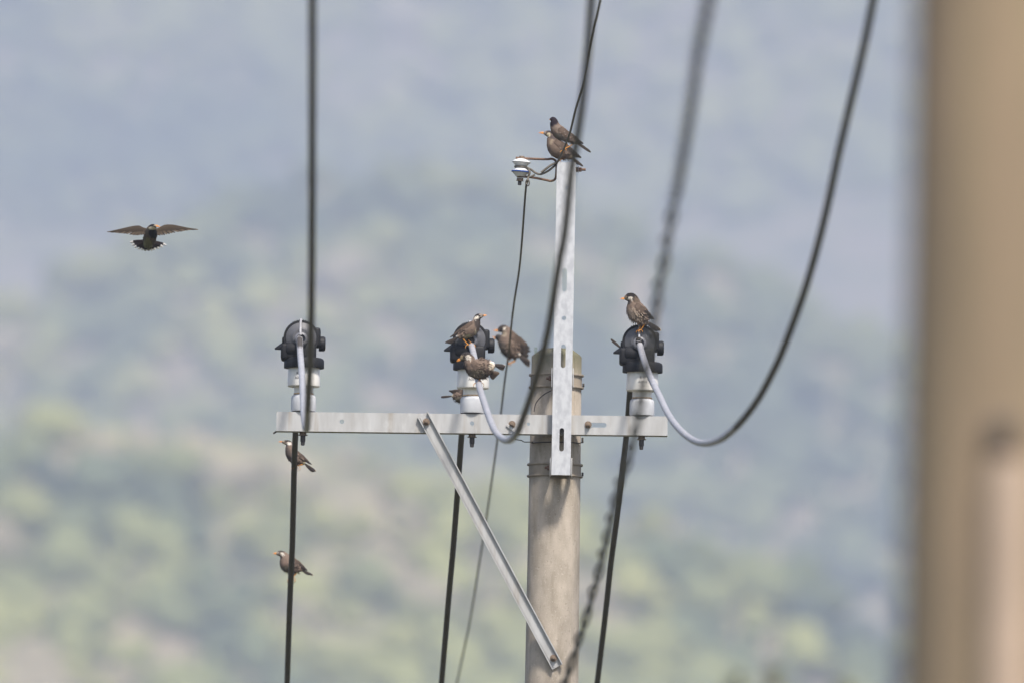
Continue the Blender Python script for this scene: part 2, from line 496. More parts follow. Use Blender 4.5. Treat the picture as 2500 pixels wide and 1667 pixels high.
PAL = np.array([(0.53, 0.50, 0.175), (0.38, 0.38, 0.14), (0.225, 0.25, 0.115), (0.105, 0.125, 0.090), (0.54, 0.45, 0.29)])
def wood(name, hill, x0, x1, y0, y1, n, rmin, rmax, sub, clear, seed, label, pale=0.0):
    rng = np.random.default_rng(seed)
    x, y = rng.uniform(x0, x1, n), rng.uniform(y0, y1, n)
    ft = hill.feat(x, y)
    keep = ft + rng.normal(0, .08, n) < clear
    x, y = x[keep], y[keep]
    ft = ft[keep]
    z = hill.h(x, y)
    tone = .06 + pale + ft * 1.05 + .22 * (fbm(x, y, hill.fscale * 0.4, seed + 95, 2) - .5) + rng.normal(0, .055, len(x))  # paler on spurs, darker in gullies: sun and shade painted into the leaf colour
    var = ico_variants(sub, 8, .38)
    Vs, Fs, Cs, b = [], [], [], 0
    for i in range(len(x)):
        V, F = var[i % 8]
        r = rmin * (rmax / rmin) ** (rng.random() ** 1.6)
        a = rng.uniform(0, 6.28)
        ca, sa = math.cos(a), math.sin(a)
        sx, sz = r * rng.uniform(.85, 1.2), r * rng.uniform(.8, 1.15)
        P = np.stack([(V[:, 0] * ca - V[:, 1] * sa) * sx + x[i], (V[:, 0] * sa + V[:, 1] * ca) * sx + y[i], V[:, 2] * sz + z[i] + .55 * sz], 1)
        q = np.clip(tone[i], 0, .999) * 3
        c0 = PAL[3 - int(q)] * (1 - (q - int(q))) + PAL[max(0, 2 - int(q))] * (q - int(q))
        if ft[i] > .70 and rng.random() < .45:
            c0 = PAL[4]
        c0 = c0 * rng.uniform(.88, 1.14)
        Vs.append(P)
        Fs.append(F + b)
        Cs.append(np.tile(np.append(c0, 1.0), (len(P), 1)))
        b += len(P)
    V, F, C = np.concatenate(Vs), np.concatenate(Fs), np.concatenate(Cs)
    me = bpy.data.meshes.new(name)
    me.vertices.add(len(V))
    me.vertices.foreach_set('co', V.astype(np.float32).ravel())
    me.loops.add(len(F) * 3)
    me.loops.foreach_set('vertex_index', F.astype(np.int32).ravel())
    me.polygons.add(len(F))
    me.polygons.foreach_set('loop_start', np.arange(0, len(F) * 3, 3, dtype=np.int32))
    me.update(calc_edges=True)
    me.attributes.new('Col', 'FLOAT_COLOR', 'POINT').data.foreach_set('color', C.astype(np.float32).ravel())
    me.materials.append(M_leaf)
    o = bpy.data.objects.new(name, me)
    COL.objects.link(o)
    return tag(o, label, 'wood', kind='stuff')

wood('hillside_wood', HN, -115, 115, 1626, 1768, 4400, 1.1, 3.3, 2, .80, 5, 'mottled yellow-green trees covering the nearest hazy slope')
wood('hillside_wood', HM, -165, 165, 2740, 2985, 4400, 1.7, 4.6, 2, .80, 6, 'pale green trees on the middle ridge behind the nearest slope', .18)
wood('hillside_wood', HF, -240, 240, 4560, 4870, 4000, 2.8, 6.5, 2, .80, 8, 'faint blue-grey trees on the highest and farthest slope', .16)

# ------------------------------------------------------------------ haze
hz = MB()
hz.box((0, 3690, 411.25), (8400, 7640, 825.5))
M_haze = bpy.data.materials.new('haze')
M_haze.use_nodes = True
ht = M_haze.node_tree
ht.nodes.clear()
ho = ht.nodes.new('ShaderNodeOutputMaterial')
hv = ht.nodes.new('ShaderNodeVolumePrincipled')
hv.inputs['Color'].default_value = (0.595, 0.675, 0.858, 1)
hv.inputs['Density'].default_value = 4.1e-4
ht.links.new(hv.outputs[0], ho.inputs['Volume'])
tag(hz.build('haze', M_haze, smooth=0), kind='stuff')

# ------------------------------------------------------------------ trees whose tips reach into the bottom of the frame
def tree(px, py, y, half, label, seed):
    rng = random.Random(seed)
    top = W(px, py, y)
    t = thing('tree', (top.x, y, 0), label, 'tree', 'trees beyond the pole')
    H = top.z
    tr = MB()
    pts = [(top.x + .12 * math.sin(i * .9 + seed), y + .1 * math.cos(i * 1.3 + seed), H * .93 * i / 10) for i in range(11)]
    tr.tube(pts, [.22 * (1 - .09 * i) for i in range(11)], 10)
    for k in range(26):
        zz = H * rng.uniform(.25, .9)
        a = rng.uniform(0, 6.28)
        L = half * (1.05 - (zz / H)) * 2.4
        p = Vector((top.x, y, zz))
        tr.tube([p, p + Vector((math.cos(a) * L * .5, math.sin(a) * L * .5, L * .25)), p + Vector((math.cos(a) * L, math.sin(a) * L, L * .35))],
                [.05, .035, .012], 6)
    tr.build('trunk', M_bark, t)
    cr = MB()
    for k in range(5200):
        u = rng.random() ** .7
        zz = H * (1 - .78 * u)
        R = half * (.10 + 2.6 * u ** .8 * (1 - .30 * u)) * (0.75 + .35 * math.sin(zz * 2.1 + seed))
        a = rng.uniform(0, 6.28)
        q = R * math.sqrt(rng.random())
        p = Vector((top.x + q * math.cos(a), y + q * math.sin(a), zz))
        d = Vector((rng.gauss(0, 1), rng.gauss(0, 1), rng.gauss(0, .7) + .3)).normalized()
        s_ = d.cross(Vector((rng.random(), rng.random(), rng.random()))).normalized()
        L = rng.uniform(.12, .26)
        c = rng.choice([(.24, .22, .09), (.18, .18, .07), (.30, .25, .11), (.12, .13, .055)])
        cr.add([p, p + d * L * .5 + s_ * L * .22, p + d * L, p + d * L * .5 - s_ * L * .22], [(0, 1, 2, 3)], [c] * 4)
    cr.build('crown', M_tree, t, smooth=0)
tree(1792, 1640, 210, .8, 'olive treetop just showing at bottom edge, left of the bigger ones', 1)
tree(1893, 1626, 220, .9, 'middle olive-brown treetop poking up at the bottom edge', 2)
tree(2045, 1655, 200, 1.5, 'broad olive treetop at bottom edge nearest the blurred pole', 3)

# ------------------------------------------------------------------ the pole with its steelwork
PX = 0.5 * (W(1359, 893, 0).x + W(1346.5, 1667, 0).x) + .0
z_top, z_893, z_1667 = TOPZ, W(1359, 893, 0).z, W(1346, 1667, 0).z
RT = 61.2 * U
TAP = (65.3 - 61.2) * U / (z_893 - z_1667)
def prad(z): return RT + TAP * (z_893 - z)
pole = thing('utility_pole', (PX, 0, 0), 'concrete pole carrying a steel crossarm and upright channel, in focus', 'utility pole')
mb = MB()
zs = [0, 1, 2, 3, 4, 5, 6, 6.6, 7.0]
zs = [z for z in zs if z < z_top - .1] + [z_top - .034]
mb.lathe([(prad(z), z) for z in zs] + [(prad(z_top) - .006, z_top - .026), (prad(z_top) - .036, z_top - .004), (prad(z_top) - .05, z_top)], (PX, 0, 0), seg=64)
mb.build('shaft', M_conc, pole)
mb = MB()
sa = math.radians(-44)
mb.tube([(PX + (prad(z) - .0008) * math.cos(sa), (prad(z) - .0008) * math.sin(sa), z) for z in np.linspace(.05, z_top - .04, 30)], .0022, 8)
mb.build('mould_seam', M_conc, pole)
mb = MB()
p = W(1308, 858, -.03)
mb.plate([(-.006, -.02), (.006, -.02), (.006, .017), (-.006, .017)], [circle(0, .008, .0028, 10)], .002, p, (1, 0, 0), (0, 0, 1), (0, -1, 0))
mb.build('name_plate', M_tag, pole)

Y_ARM = -0.185                                     # front of the crossarm
Y_POST = -0.240                                    # front of the upright channel
# crossarm
a0, a1 = W(674.5, 1004, Y_ARM), W(1629.5, 1015.6, Y_ARM)
b0, b1 = W(674.5, 1051, Y_ARM), W(1629.5, 1062.5, Y_ARM)
AH = (a0 - b0).length
ax = (a1 - a0).normalized()
az = Vector((-ax.z, 0, ax.x))
AL = (a1 - a0).length
def arm2(px, py):
    q = W(px, py, Y_ARM) - b0
    return (q.dot(ax), q.dot(az))
mb = MB()
holes = []
for hx, hy, hr in [(834.8, 1028.6, 5.6), (1152.7, 1032.8, 5.2), (1290, 1034.5, 4.2)]:
    c = arm2(hx, hy)
    holes.append(circle(c[0], c[1], hr * U))
c = arm2(1453.5, 1036.8)
holes.append(slot(c[0], c[1], 55 * U, 11.5 * U, False))
AD = .075
mb.plate([(0, 0), (AL, 0), (AL, AH), (0, AH)], holes, .006, b0, ax, az, (0, 1, 0))
for zz in (.003, AH - .003):
    R3 = Matrix((ax, Vector((0, 1, 0)), az)).transposed()
    cc = b0 + ax * AL / 2 + az * zz + Vector((0, .006 + (AD - .006) / 2, 0))
    mb.box(cc, (AL, AD - .0062, .006), rot=R3)
arm = mb.build('crossarm', M_galv_old, pole, smooth=30)

mb = MB()
mb.box(W(671, 1055, Y_ARM + .03), (9 * U, .03, 3 * U), .0008, Matrix.Rotation(math.radians(-35), 3, 'Y'))
mb.build('bent_tab', M_dkbolt, arm)

def bolt(name_parent, px, py, y, r=6, h=7, tail=4, mt=M_bolt):
    q = W(px, py, y)
    b = MB()
    b.lathe([(r * 1.45 * U, 0), (r * 1.45 * U, 1.6 * U)], q, (0, -1, 0), 20)
    b.hexnut(q + Vector((0, -1.7 * U, 0)), (0, -1, 0), r * U, h * U)
    b.lathe([(r * .55 * U, 0), (r * .55 * U, tail * U), (r * .45 * U, (tail + 1) * U)], q + Vector((0, -(1.7 + h) * U, 0)), (0, -1, 0), 14)
    return b.build('bolt', mt, name_parent, smooth=30)
bolt(arm, 1435.8, 1036, Y_ARM - .001)
bolt(arm, 1250, 1035, Y_ARM - .001)
# clip plate under the left bolt of the arm
mb = MB()
q = W(1247, 1044, Y_ARM - .004)
mb.box(q, (26 * U, .004, 7 * U), .001, Matrix.Rotation(math.radians(38), 3, 'Y'))
mb.build('clip', M_galv_old, arm)
# upright channel
tp, bt = W(1383, 397, Y_POST), W(1369.3, 1158.5, Y_POST)
pxm = (tp.x + bt.x) / 2
pa = (tp - bt)
PLN = pa.length
pz = pa.normalized()
pxv = Vector((pz.z, 0, -pz.x))
PW = 46.6 * U
def post2(px, py):
    q = W(px, py, Y_POST) - bt
    return (q.dot(pxv), q.dot(pz))
holes = []
for hx, hy, hr in [(1384, 459.5, 4.8), (1377, 777, 5.4)]:
    c = post2(hx, hy)
    holes.append(circle(c[0], c[1], hr * U))
for hx, hy in [(1378.3, 684), (1375.2, 869), (1371.3, 1072.5)]:
    c = post2(hx, hy)
    holes.append(slot(c[0], c[1], 57 * U, 11.2 * U))
mb = MB()
mb.plate([(-PW / 2, 0), (PW / 2, 0), (PW / 2, PLN), (-PW / 2, PLN)], holes, .0055, bt, pxv, pz, (0, 1, 0))
PD = Y_ARM - Y_POST - .001
for sx in (-1, 1):
    R3 = Matrix((pxv, Vector((0, 1, 0)), pz)).transposed()
    cc = bt + pz * PLN / 2 + pxv * sx * (PW / 2 - .0025) + Vector((0, .0056 + (PD - .0056) / 2, 0))
    mb.box(cc, (.005, PD - .0057, PLN), rot=R3)
post = mb.build('upright_channel', M_galv, pole, smooth=30)
# bolt end out of the right side of the channel near its top
mb = MB()
q = W(1406, 414.5, Y_POST + .03)
mb.hexnut(q, (1, 0, 0), 6 * U, 5 * U)
mb.lathe([(8 * U, 0), (8 * U, 1.5 * U)], q + Vector((5.2 * U, 0, 0)), (1, 0, 0), 16)
mb.hexnut(q + Vector((7 * U, 0, 0)), (1, 0, 0), 5.5 * U, 7 * U)
mb.lathe([(3.2 * U, 0), (3.2 * U, 10 * U)], q + Vector((14 * U, 0, 0)), (1, 0, 0), 12)
mb.build('bolt', M_rust, post, smooth=30)
# bands around the pole that hold the channel
def band(py1, py2):
    z1, z2 = W(1359, py1, -RT).z, W(1359, py2, -RT).z
    b = MB()
    for z in (z1, z2):
        r = prad(z)
        b.lathe([(r + .0005, -.0035), (r + 5.5 * U, -.0035), (r + 6 * U, 0), (r + 5.5 * U, .0035), (r + .0005, .0035)], (PX, 0, z), seg=64)
    b.lathe([(prad(z2) + .0022, z2 + .0036), (prad(z1) + .0022, z1 - .0036)], (PX, 0, 0), seg=64)
    bd = b.build('band', M_band, pole, smooth=30)
    zc = (z1 + z2) / 2
    xc = bt.x + pz.x / pz.z * (zc - bt.z)
    hgt = (z1 - z2) + 16 * U
    for sx in (-1, 1):
        x = xc + sx * (PW / 2 + 2.6 * U)
        e = MB()
        e.box((x, -.165, zc - 1 * U), (2.6 * U, .13, hgt), .001)
        e.build('bracket', M_galv_old, bd, smooth=30)
    g = MB()
    q = Vector((xc - PW / 2 - 4.4 * U, -.135, zc + 1 * U))
    g.hexnut(q, (-1, 0, 0), 6 * U, 6 * U)
    g.lathe([(3.2 * U, 0), (3.2 * U, 6 * U)], q + Vector((-6 * U, 0, 0)), (-1, 0, 0), 12)
    g.build('bolt', M_rust, bd, smooth=30)
    g = MB()
    g.hexnut(Vector((PX + prad(zc) + .004, -.01, zc - 8 * U)), (1, 0, 0), 4.5 * U, 5 * U)
    g.build('bolt', M_dkbolt, bd, smooth=30)
band(911, 941)
band(1129.5, 1157.5)
# diagonal brace: shallow channel, lips towards the camera
q0, q1 = W(1032, 1011, -.19), W(1361, 1627, -.118)
d = (q1 - q0)
BL = d.length
bz = d.normalized()
bn = Vector((0, -1, 0))
bn = (bn - bz * bn.dot(bz)).normalized()
bx = bn.cross(bz).normalized()
R3 = Matrix((bx, bn, bz)).transposed()
mb = MB()
BW = 29 * U
mb.box(q0 + d * .5, (BW, .004, BL), rot=R3)
for sx in (-1, 1):
    mb.box(q0 + d * .5 + bx * sx * (BW / 2 - .0022) + bn * .0082, (.0044, .0122, BL), rot=R3)
mb.box(q0 + d * .5 - bx * (BW / 2 - 6 * U) + bn * .003, (2.4 * U, .002, BL - .01), rot=R3)
brace = mb.build('brace', M_galv_old, pole, smooth=30)
bolt(brace, 1040.6, 1029, -.195)
bolt(brace, 1351.4, 1605.5, -.126)
# tie wires
mb = MB()
pts = [W(1345, 953, -.14), W(1330, 961, -.125), W(1316, 973, -.115), W(1307, 987, -.108), (W(1304, 1004, -.105))]
mb.tube(catmull([tuple(p) for p in pts], 16), 1.3 * U, 6)
mb.build('tie_wire', M_dkbolt, pole)
mb = MB()
pts = [W(1258, 1072, -.12), W(1273, 1074, -.12), W(1280, 1078, -.118), W(1300, 1078, -.112)]
zc = W(1300, 1078, -.11).z
for i in range(13):
    a = math.radians(205 + i * 130 / 12)
    r = prad(zc) + .003
    pts.append(Vector((PX + r * math.cos(a), r * math.sin(a), zc + .003 * (i / 12))))
pts.append(W(1424, 1078, -.03))
mb.tube(catmull([tuple(p) for p in pts], 50), 1.3 * U, 6)
q = W(1422, 1074, -.04)
mb.box(q, (5 * U, .01, 13 * U), .001)
mb.build('tie_wire', M_dkbolt, pole)

# ------------------------------------------------------------------ post insulators
def build_insulator(px, py, label):
    base = W(px, py, Y_ARM + AD / 2)
    t = thing('insulator', base, label, 'insulator', 'post insulators on the crossarm')
    B = base
    def L(x, y, z): return B + Vector((x * U, y * U, z * U))
    b = MB()
    b.lathe([(27, 0), (29.5, 1), (30.5, 5), (30, 33), (28.5, 38), (25, 41), (20, 42)] and
            [(r * U, h * U) for r, h in [(27, 0.3), (29.5, 1), (30.5, 5), (30, 33), (28.5, 38), (25, 41), (20, 42)]], B, seg=40)
    b.build('metal_cap', M_galv_cup, t)
    b = MB()
    b.lathe([(24.5 * U, 42 * U), (24.5 * U, 45 * U)], B, seg=40)
    b.build('cement_ring', M_cement, t)
    b = MB()
    b.lathe([(r * U, h * U) for r, h in [(23.4, 43), (23.4, 61.5), (25, 61), (37, 60.4), (39.2, 62), (39.8, 65), (39.3, 80), (38.4, 100), (38, 107.2), (20, 107.3)]], B, seg=48)
    b.build('porcelain_body', M_porc, t)
    # clamp cover
    b = MB()
    b.lathe([(r * U, h * U) for r, h in [(40, 105.5), (48.5, 105.8), (49, 107), (48.8, 124), (47, 128), (42, 130.5), (30, 131)]], B, seg=48)
    b.build('collar', M_black, t)
    b = MB()
    b.box(L(-14, 4, 144), (86 * U, 66 * U, 40 * U), 7 * U, seg=3)
    b.box(L(18, 8, 181), (42 * U, 60 * U, 46 * U), 6 * U, seg=3)
    b.lathe([(20 * U, 0), (20 * U, 26 * U), (17 * U, 30 * U)], L(-14, -14, 150), (-1, 0, 0), 24)
    # dome: short drum whose axis points along the line, with a raised rim
    b.lathe([(r * U, h * U) for r, h in [(30, -30), (40, -24), (41.5, -10), (41.5, 14), (43, 15), (43, 22), (38.5, 22.5), (38, 20)]], L(-8, 0, 178), (0, -1, 0), 48)
    for k in range(9):                                 # teeth on top of the rim
        a = math.radians(62 + k * 7)
        b.box(L(-8 + 43.4 * math.cos(a), -18.5, 178 + 43.4 * math.sin(a)), (1.6 * U, 7 * U, 2.6 * U), rot=Matrix.Rotation(math.pi / 2 - a, 3, 'Y'))
    b.box(L(-46, -2, 170), (17 * U, 34 * U, 21 * U), 4 * U, seg=3)
    b.build('clamp_cover', M_black, t)
    b = MB()
    b.lathe([(r * U, h * U) for r, h in [(38, 19), (37, 22), (30, 25), (21, 29), (20.5, 30), (12, 30)]], L(-8, 0, 178), (0, -1, 0), 48)
    b.build('front_dome', M_greyblack, t)
    b = MB()
    b.lathe([(r * U, h * U) for r, h in [(17, 29), (16, 37), (13.5, 39), (11, 39.5), (9.5, 36), (8.5, 30.2)]], L(-8, 0, 174), (0, -1, 0), 40)
    b.build('cable_sleeve', M_sleeve, t)
    b = MB()
    b.lathe([(r * U, h * U) for r, h in [(17.5, 0), (18, 2), (18, 12), (16, 15.5), (11, 16.5)]], L(35, 2, 166), (1, 0, 0), 28)
    b.build('side_knob', M_black, t)
    b = MB()                                           # pointed beak: flat underside
    tip = L(-72, -6, 151)
    ring = [L(-44, -20, 150), L(-44, -22, 158), L(-46, -16, 170), L(-46, -4, 174), L(-46, 8, 170), L(-44, 14, 158), L(-44, 12, 150)]
    tp2 = [tip + Vector((0, dy * U, dz * U)) for dy, dz in [(-3, -1), (-3, .5), (-2, 2.5), (0, 3), (2, 2.5), (3, .5), (3, -1)]]
    n = 7
    b.add(ring + tp2, [(i, (i + 1) % n, n + (i + 1) % n, n + i) for i in range(n)] + [tuple(range(n)), tuple(range(n, 2 * n))])
    b.build('pointed_tab', M_black, t, smooth=50)
    b = MB()                                           # pale tie strap over the cover
    pts = [L(-9, -38, 182), L(-10, -36, 192), L(-10, -31, 203), L(-10, -25, 214), L(-9, -18, 222), L(-9, -6, 224)]
    b.tube(catmull([tuple(p) for p in pts], 20), 3.0 * U, 8)
    b.build('tie_strap', M_sleeve_grey, t)
    b = MB()
    b.box(L(-9, -40.2, 180), (6 * U, 2 * U, 7 * U), .001)
    b.build('slot_mark', M_eye, t)
    # bolt below the arm
    zb = -AH
    b = MB()
    b.hexnut(B + Vector((0, 0, zb - .0005)), (0, 0, -1), 8.5 * U, 9 * U)
    b.lathe([(11.5 * U, 0), (11.5 * U, 1.8 * U)], B + Vector((0, 0, zb - 9.2 * U)), (0, 0, -1), 20)
    b.build('nut', M_bolt, t, smooth=30)
    b = MB()
    b.lathe([(6.2 * U, 0), (6.2 * U, 14 * U), (5.2 * U, 15 * U), (4.6 * U, 23 * U), (3.4 * U, 24 * U)], B + Vector((0, 0, zb - 11 * U)), (0, 0, -1), 16)
    b.build('bolt_end', M_dkbolt, t, smooth=30)
    # stamped lettering on the porcelain, bent round it
    R = 39.6 * U
    allv = MB()
    for txt, zc, x0, h in [('R V', 88.0, -7, 6.4), ('A0011', 77.5, -11, 6.4)]:
        cu = bpy.data.curves.new('print', 'FONT')
        cu.body = txt
        cu.size = h * 1.4 * U
        cu.resolution_u = 3
        to = bpy.data.objects.new('print', cu)
        COL.objects.link(to)
        bpy.context.view_layer.update()
        me = bpy.data.meshes.new_from_object(to.evaluated_get(bpy.context.evaluated_depsgraph_get()))
        vs = []
        for v in me.vertices:
            a = (v.co.x + x0 * U) / R
            vs.append(B + Vector((R * math.sin(a), -R * math.cos(a) - .0003, zc * U + v.co.y)))
        allv.add(vs, [tuple(p.vertices) for p in me.polygons])
        bpy.data.objects.remove(to)
        bpy.data.meshes.remove(me)
    o = allv.build('printed_lettering', M_ink, t, smooth=0)
    return t
ins_r = build_insulator(1567, 1015, 'right insulator under a ruffled bird, clear dark print on its porcelain')
def copy_tree(o, parent=None):
    c = o.copy()
    COL.objects.link(c)
    c.parent = parent
    for ch in o.children:
        copy_tree(ch, c)
    return c
ins_m = copy_tree(ins_r)
ins_m.location = W(1153.5, 1009, Y_ARM + AD / 2)
ins_m['label'] = 'middle insulator half hidden by two birds, one above the other'
ins_l = copy_tree(ins_r)
ins_l.location = W(740.5, 1004.5, Y_ARM + AD / 2)
ins_l['label'] = 'insulator without birds at the far end of the crossarm, away from the pole'
for ch in ins_l.children:
    if ch.name.startswith('printed'):
        ch.rotation_euler.z = math.radians(-17)

# ------------------------------------------------------------------ spool insulator and its bracket at the channel's top
SP = W(1272, 410, Y_POST + .03)
spool = thing('spool_insulator', W(1272, 447, Y_POST + .03), 'small white two-disc insulator with blue rim on rusty bracket atop channel', 'insulator')
sax = (W(1274.5, 384, Y_POST + .03) - W(1269.5, 446, Y_POST + .03)).normalized()
sx_ = Vector((sax.z, 0, -sax.x))
sb = W(1270, 431.5, Y_POST + .03)
def along(mb_, prof, seg=36): mb_.lathe([(r * U, h * U) for r, h in prof], sb, sax, seg)
mb = MB()
along(mb, [(11, 0), (13, 2), (15, 5), (19, 8), (20.5, 9.5)])
along(mb, [(20.5, 14.2), (17, 16), (14, 20), (12.5, 22.5), (12.5, 24), (15, 27), (18, 31), (22.5, 34), (23, 35.5), (22, 37), (15, 41), (9, 43.5), (5, 44)])
sb_o = mb.build('spool', M_porc_white, spool)
mb = MB()
along(mb, [(20.5, 9.5), (22.6, 10.3), (23, 12), (22.3, 13.6), (20.5, 14.2)])
mb.build('blue_rim', M_blue, spool)
mb = MB()
q = [W(1259, 386, Y_POST + .03), W(1275, 387, Y_POST + .03), W(1300, 388.5, Y_POST + .03), W(1335, 389.5, Y_POST + .03), W(1346, 388.5, Y_POST + .03),
     W(1355, 392, Y_POST + .03), W(1358.5, 402, Y_POST + .03), W(1357.8, 425, Y_POST + .03), W(1355, 438, Y_POST + .03), W(1345, 442.5, Y_POST + .03),
     W(1332, 440, Y_POST + .03), W(1300, 434, Y_POST + .03), W(1262, 430.5, Y_POST + .03)]
mb.tube(catmull([tuple(p) for p in q], 70), 2.9 * U, 10)
mb.build('bracket', M_rust, spool)
mb = MB()
mb.hexnut(sb + sax * 44 * U, sax, 6.5 * U, 6 * U)
mb.build('nut', M_bolt, spool, smooth=30)
mb = MB()
mb.hexnut(sb - sax * 3.5 * U, -sax, 8 * U, 6 * U)
mb.lathe([(9 * U, 0), (9 * U, 1.5 * U)], sb - sax * 9.6 * U, -sax, 20)
mb.build('nut', M_bolt, spool, smooth=30)
mb = MB()
mb.lathe([(4.6 * U, 0), (4.6 * U, 9 * U), (3.8 * U, 10 * U)], sb - sax * 11.2 * U, -sax, 16)
mb.build('bolt_end', M_dkbolt, spool, smooth=30)

# ------------------------------------------------------------------ conductors
TAN5 = math.tan(ELEV)
SPAN = 21.0                                         # equivalent level span; the cables then climb to the taller near pole
def span_depth(pts, sag, turn):
    """depth along a sagging span for the photographed points (parabola between the two poles)"""
    out = []
    for i, (px, py) in enumerate(pts):
        g = (833.5 - py) * K
        a = 4 * sag
        b = SPAN * TAN5 - 4 * sag + SPAN * g
        c = -70 * g
        disc = max(b * b - 4 * a * c, 0)
        rt = math.sqrt(disc)
        out.append((-b - rt) / (2 * a) if i < turn else ((-b + rt) / (2 * a) if i > turn else -b / (2 * a)))
    # smooth and make it grow steadily
    t = [max(0.0, v) for v in out]
    for i in range(1, len(t)):
        t[i] = max(t[i], t[i - 1] + 0.004)
    return [-SPAN * v for v in t]

def conductor(name, label, near, turn, sag, far, sleeve_end, rad, group, end_x, start_y):
    ys = span_depth(near, sag, turn)
    P = [W(px, py, min(y, start_y)) for (px, py), y in zip(near, ys)]
    # beyond the frame: on to the near pole
    last, v = P[-1], (P[-1] - P[-2]).normalized()
    end = Vector((end_x, -42.0, 11.4))
    Ld = (end - last).length
    c1 = last + v * Ld * .5
    ext = [(1 - t) ** 2 * last + 2 * t * (1 - t) * c1 + t * t * end for t in [.15, .3, .45, .6, .8, 1.0]]
    nearw = [tuple(p) for p in P] + [tuple(p) for p in ext]
    farw = [W(px, py, y) for px, py, y in far]
    v = (farw[-1] - farw[-2]).normalized()
    for L in (8, 20, 40):
        farw.append(farw[len(far) - 1] + v * L + Vector((0, 0, .0006 * L * L)))
    full = [tuple(p) for p in farw][::-1] + nearw
    C = catmull(full, 260)
    m_ = MB()
    m_.tube([Vector(p) for p in C], rad, 12)
    o = m_.build(name, M_wire, None, loc=tuple(full[0]))
    tag(o, label, 'cable', group)
    # grey split sleeve on the camera's side; its paleness also paints the lit stretch
    N = catmull(nearw, 240)
    i1 = int(240 * sleeve_end / (len(nearw) - 1))
    sl = MB()
    sl.tube([Vector(p) for p in N[:i1]], [rad * 1.05] * (i1 - 12) + [rad * (1.05 - .04 * k / 11) for k in range(12)], 14)
    sl.build('cable_sleeve', M_sleeve_grey, o)
    return C

L_near = [(731.5, 827), (733, 862), (737, 913), (739.5, 964), (742, 1012), (745.5, 1040), (748, 1046), (749.5, 1038), (751, 1005), (753.5, 960), (757, 880), (760, 760), (761.5, 600), (762, 400), (762.5, 200), (762.5, 0)]
M_near = [(1146, 833), (1151, 844), (1159, 878), (1170, 942), (1184, 988), (1195.5, 1022), (1209, 1052), (1226, 1070), (1240, 1074), (1252, 1068), (1266, 1048), (1279, 1013), (1290.5, 981), (1303, 942), (1318, 890), (1332, 836), (1343.5, 778), (1355.5, 701), (1367, 631), (1379.5, 563), (1396, 410), (1407, 350), (1421, 255), (1435, 127), (1444, 0)]
R_near = [(1559, 829), (1562, 843), (1571, 874), (1582, 906), (1595, 936), (1611, 968), (1627.5, 1003), (1646, 1032), (1670, 1058), (1697, 1076), (1724, 1081), (1755, 1073), (1786, 1052), (1815, 1022), (1850, 975), (1882, 917), (1913, 850), (1967, 702), (2011, 542), (2053, 351), (2096, 170), (2132, 0)]
L_far = [(731, 829, -0.08), (730, 850, 0.0), (727.5, 905, 0.21), (724.5, 975, 0.55), (721.5, 1055, 0.97), (718.5, 1130, 1.39), (714, 1320, 2.45), (711, 1390, 2.82), (706.5, 1500, 3.5), (701, 1667, 4.56)]
M_far = [(1145, 835, -0.08), (1144, 850, 0.0), (1139, 920, 0.29), (1133, 995, 0.67), (1127, 1060, 1.05), (1117, 1200, 1.82), (1107, 1330, 2.53), (1094, 1475, 3.45), (1078, 1667, 4.64)]
R_far = [(1558, 831, -0.08), (1556, 850, 0.0), (1546, 900, 0.21), (1538, 957, 0.46), (1534, 1008, 0.71), (1528, 1075, 1.09), (1517, 1170, 1.6), (1505, 1272, 2.15), (1492, 1370, 2.74), (1479, 1489, 3.45), (1458, 1667, 4.6)]
YS = Y_ARM + AD / 2 - 36 * U
CL = conductor('power_cable', 'grey cable clamped on insulator nearest the arm end, hanging almost straight', L_near, 6, 1.09, L_far, 8.3, .0126, 'cables clamped on the insulators', -.55, YS)
CM = conductor('power_cable', 'grey cable looping past the crossarm, clamped on the middle insulator', M_near, 8, 1.16, M_far, 10.2, .0126, 'cables clamped on the insulators', .28, YS)
CR = conductor('power_cable', 'grey cable swinging in a wide loop beyond the crossarm end by blurred pole', R_near, 10, 1.17, R_far, 12.5, .0126, 'cables clamped on the insulators', 1.0, YS)

# thin upper wire: near half and far half both end on the spool
near_t = [(1466, 0), (1454.6, 51), (1443, 110), (1426.5, 194), (1406, 265), (1391, 326), (1373, 372), (1359, 399), (1347.5, 411), (1335, 420), (1319.5, 426), (1307, 422.5), (1297, 415), (1288, 411)]
P = [W(px, py, (Y_POST + .02) - max(0.0, (400 - py)) / 400.0 * 4.6) for px, py in near_t]
v = (P[0] - P[1]).normalized()
end = Vector((.9, -42, 12.0))
Ld = (end - P[0]).length
c1 = P[0] + v * Ld * .5
ext = [(1 - t) ** 2 * P[0] + 2 * t * (1 - t) * c1 + t * t * end for t in [1.0, .8, .6, .45, .3, .15]]
wrap = []
for i in range(1, 14):                                 # once round the spool's groove
    a = math.radians(-20 - i * 330 / 13)
    wrap.append(sb + sax * 23.2 * U + (sx_ * math.cos(a) + Vector((0, 1, 0)) * math.sin(a)) * 14.2 * U)
far_t = [(1293, 420, 0.01), (1290, 432, 0.01), (1287, 447, 0.02), (1283, 470, 0.24), (1270, 638, 2.4), (1255, 740, 3.65), (1247, 809, 4.51), (1241.5, 868, 5.23), (1237, 896, 5.52), (1230, 947, 6.1), (1223, 1009, 6.72), (1214, 1076, 7.49), (1203, 1155, 8.3), (1188, 1260, 9.41), (1168, 1387, 10.7), (1149, 1505, 11.9), (1115.5, 1667, 13.44)]
fw = [W(px, py, Y_POST + y) for px, py, y in far_t]
v = (fw[-1] - fw[-2]).normalized()
fw += [fw[-1] + v * L + Vector((0, 0, .0004 * L * L)) for L in (10, 30, 60)]
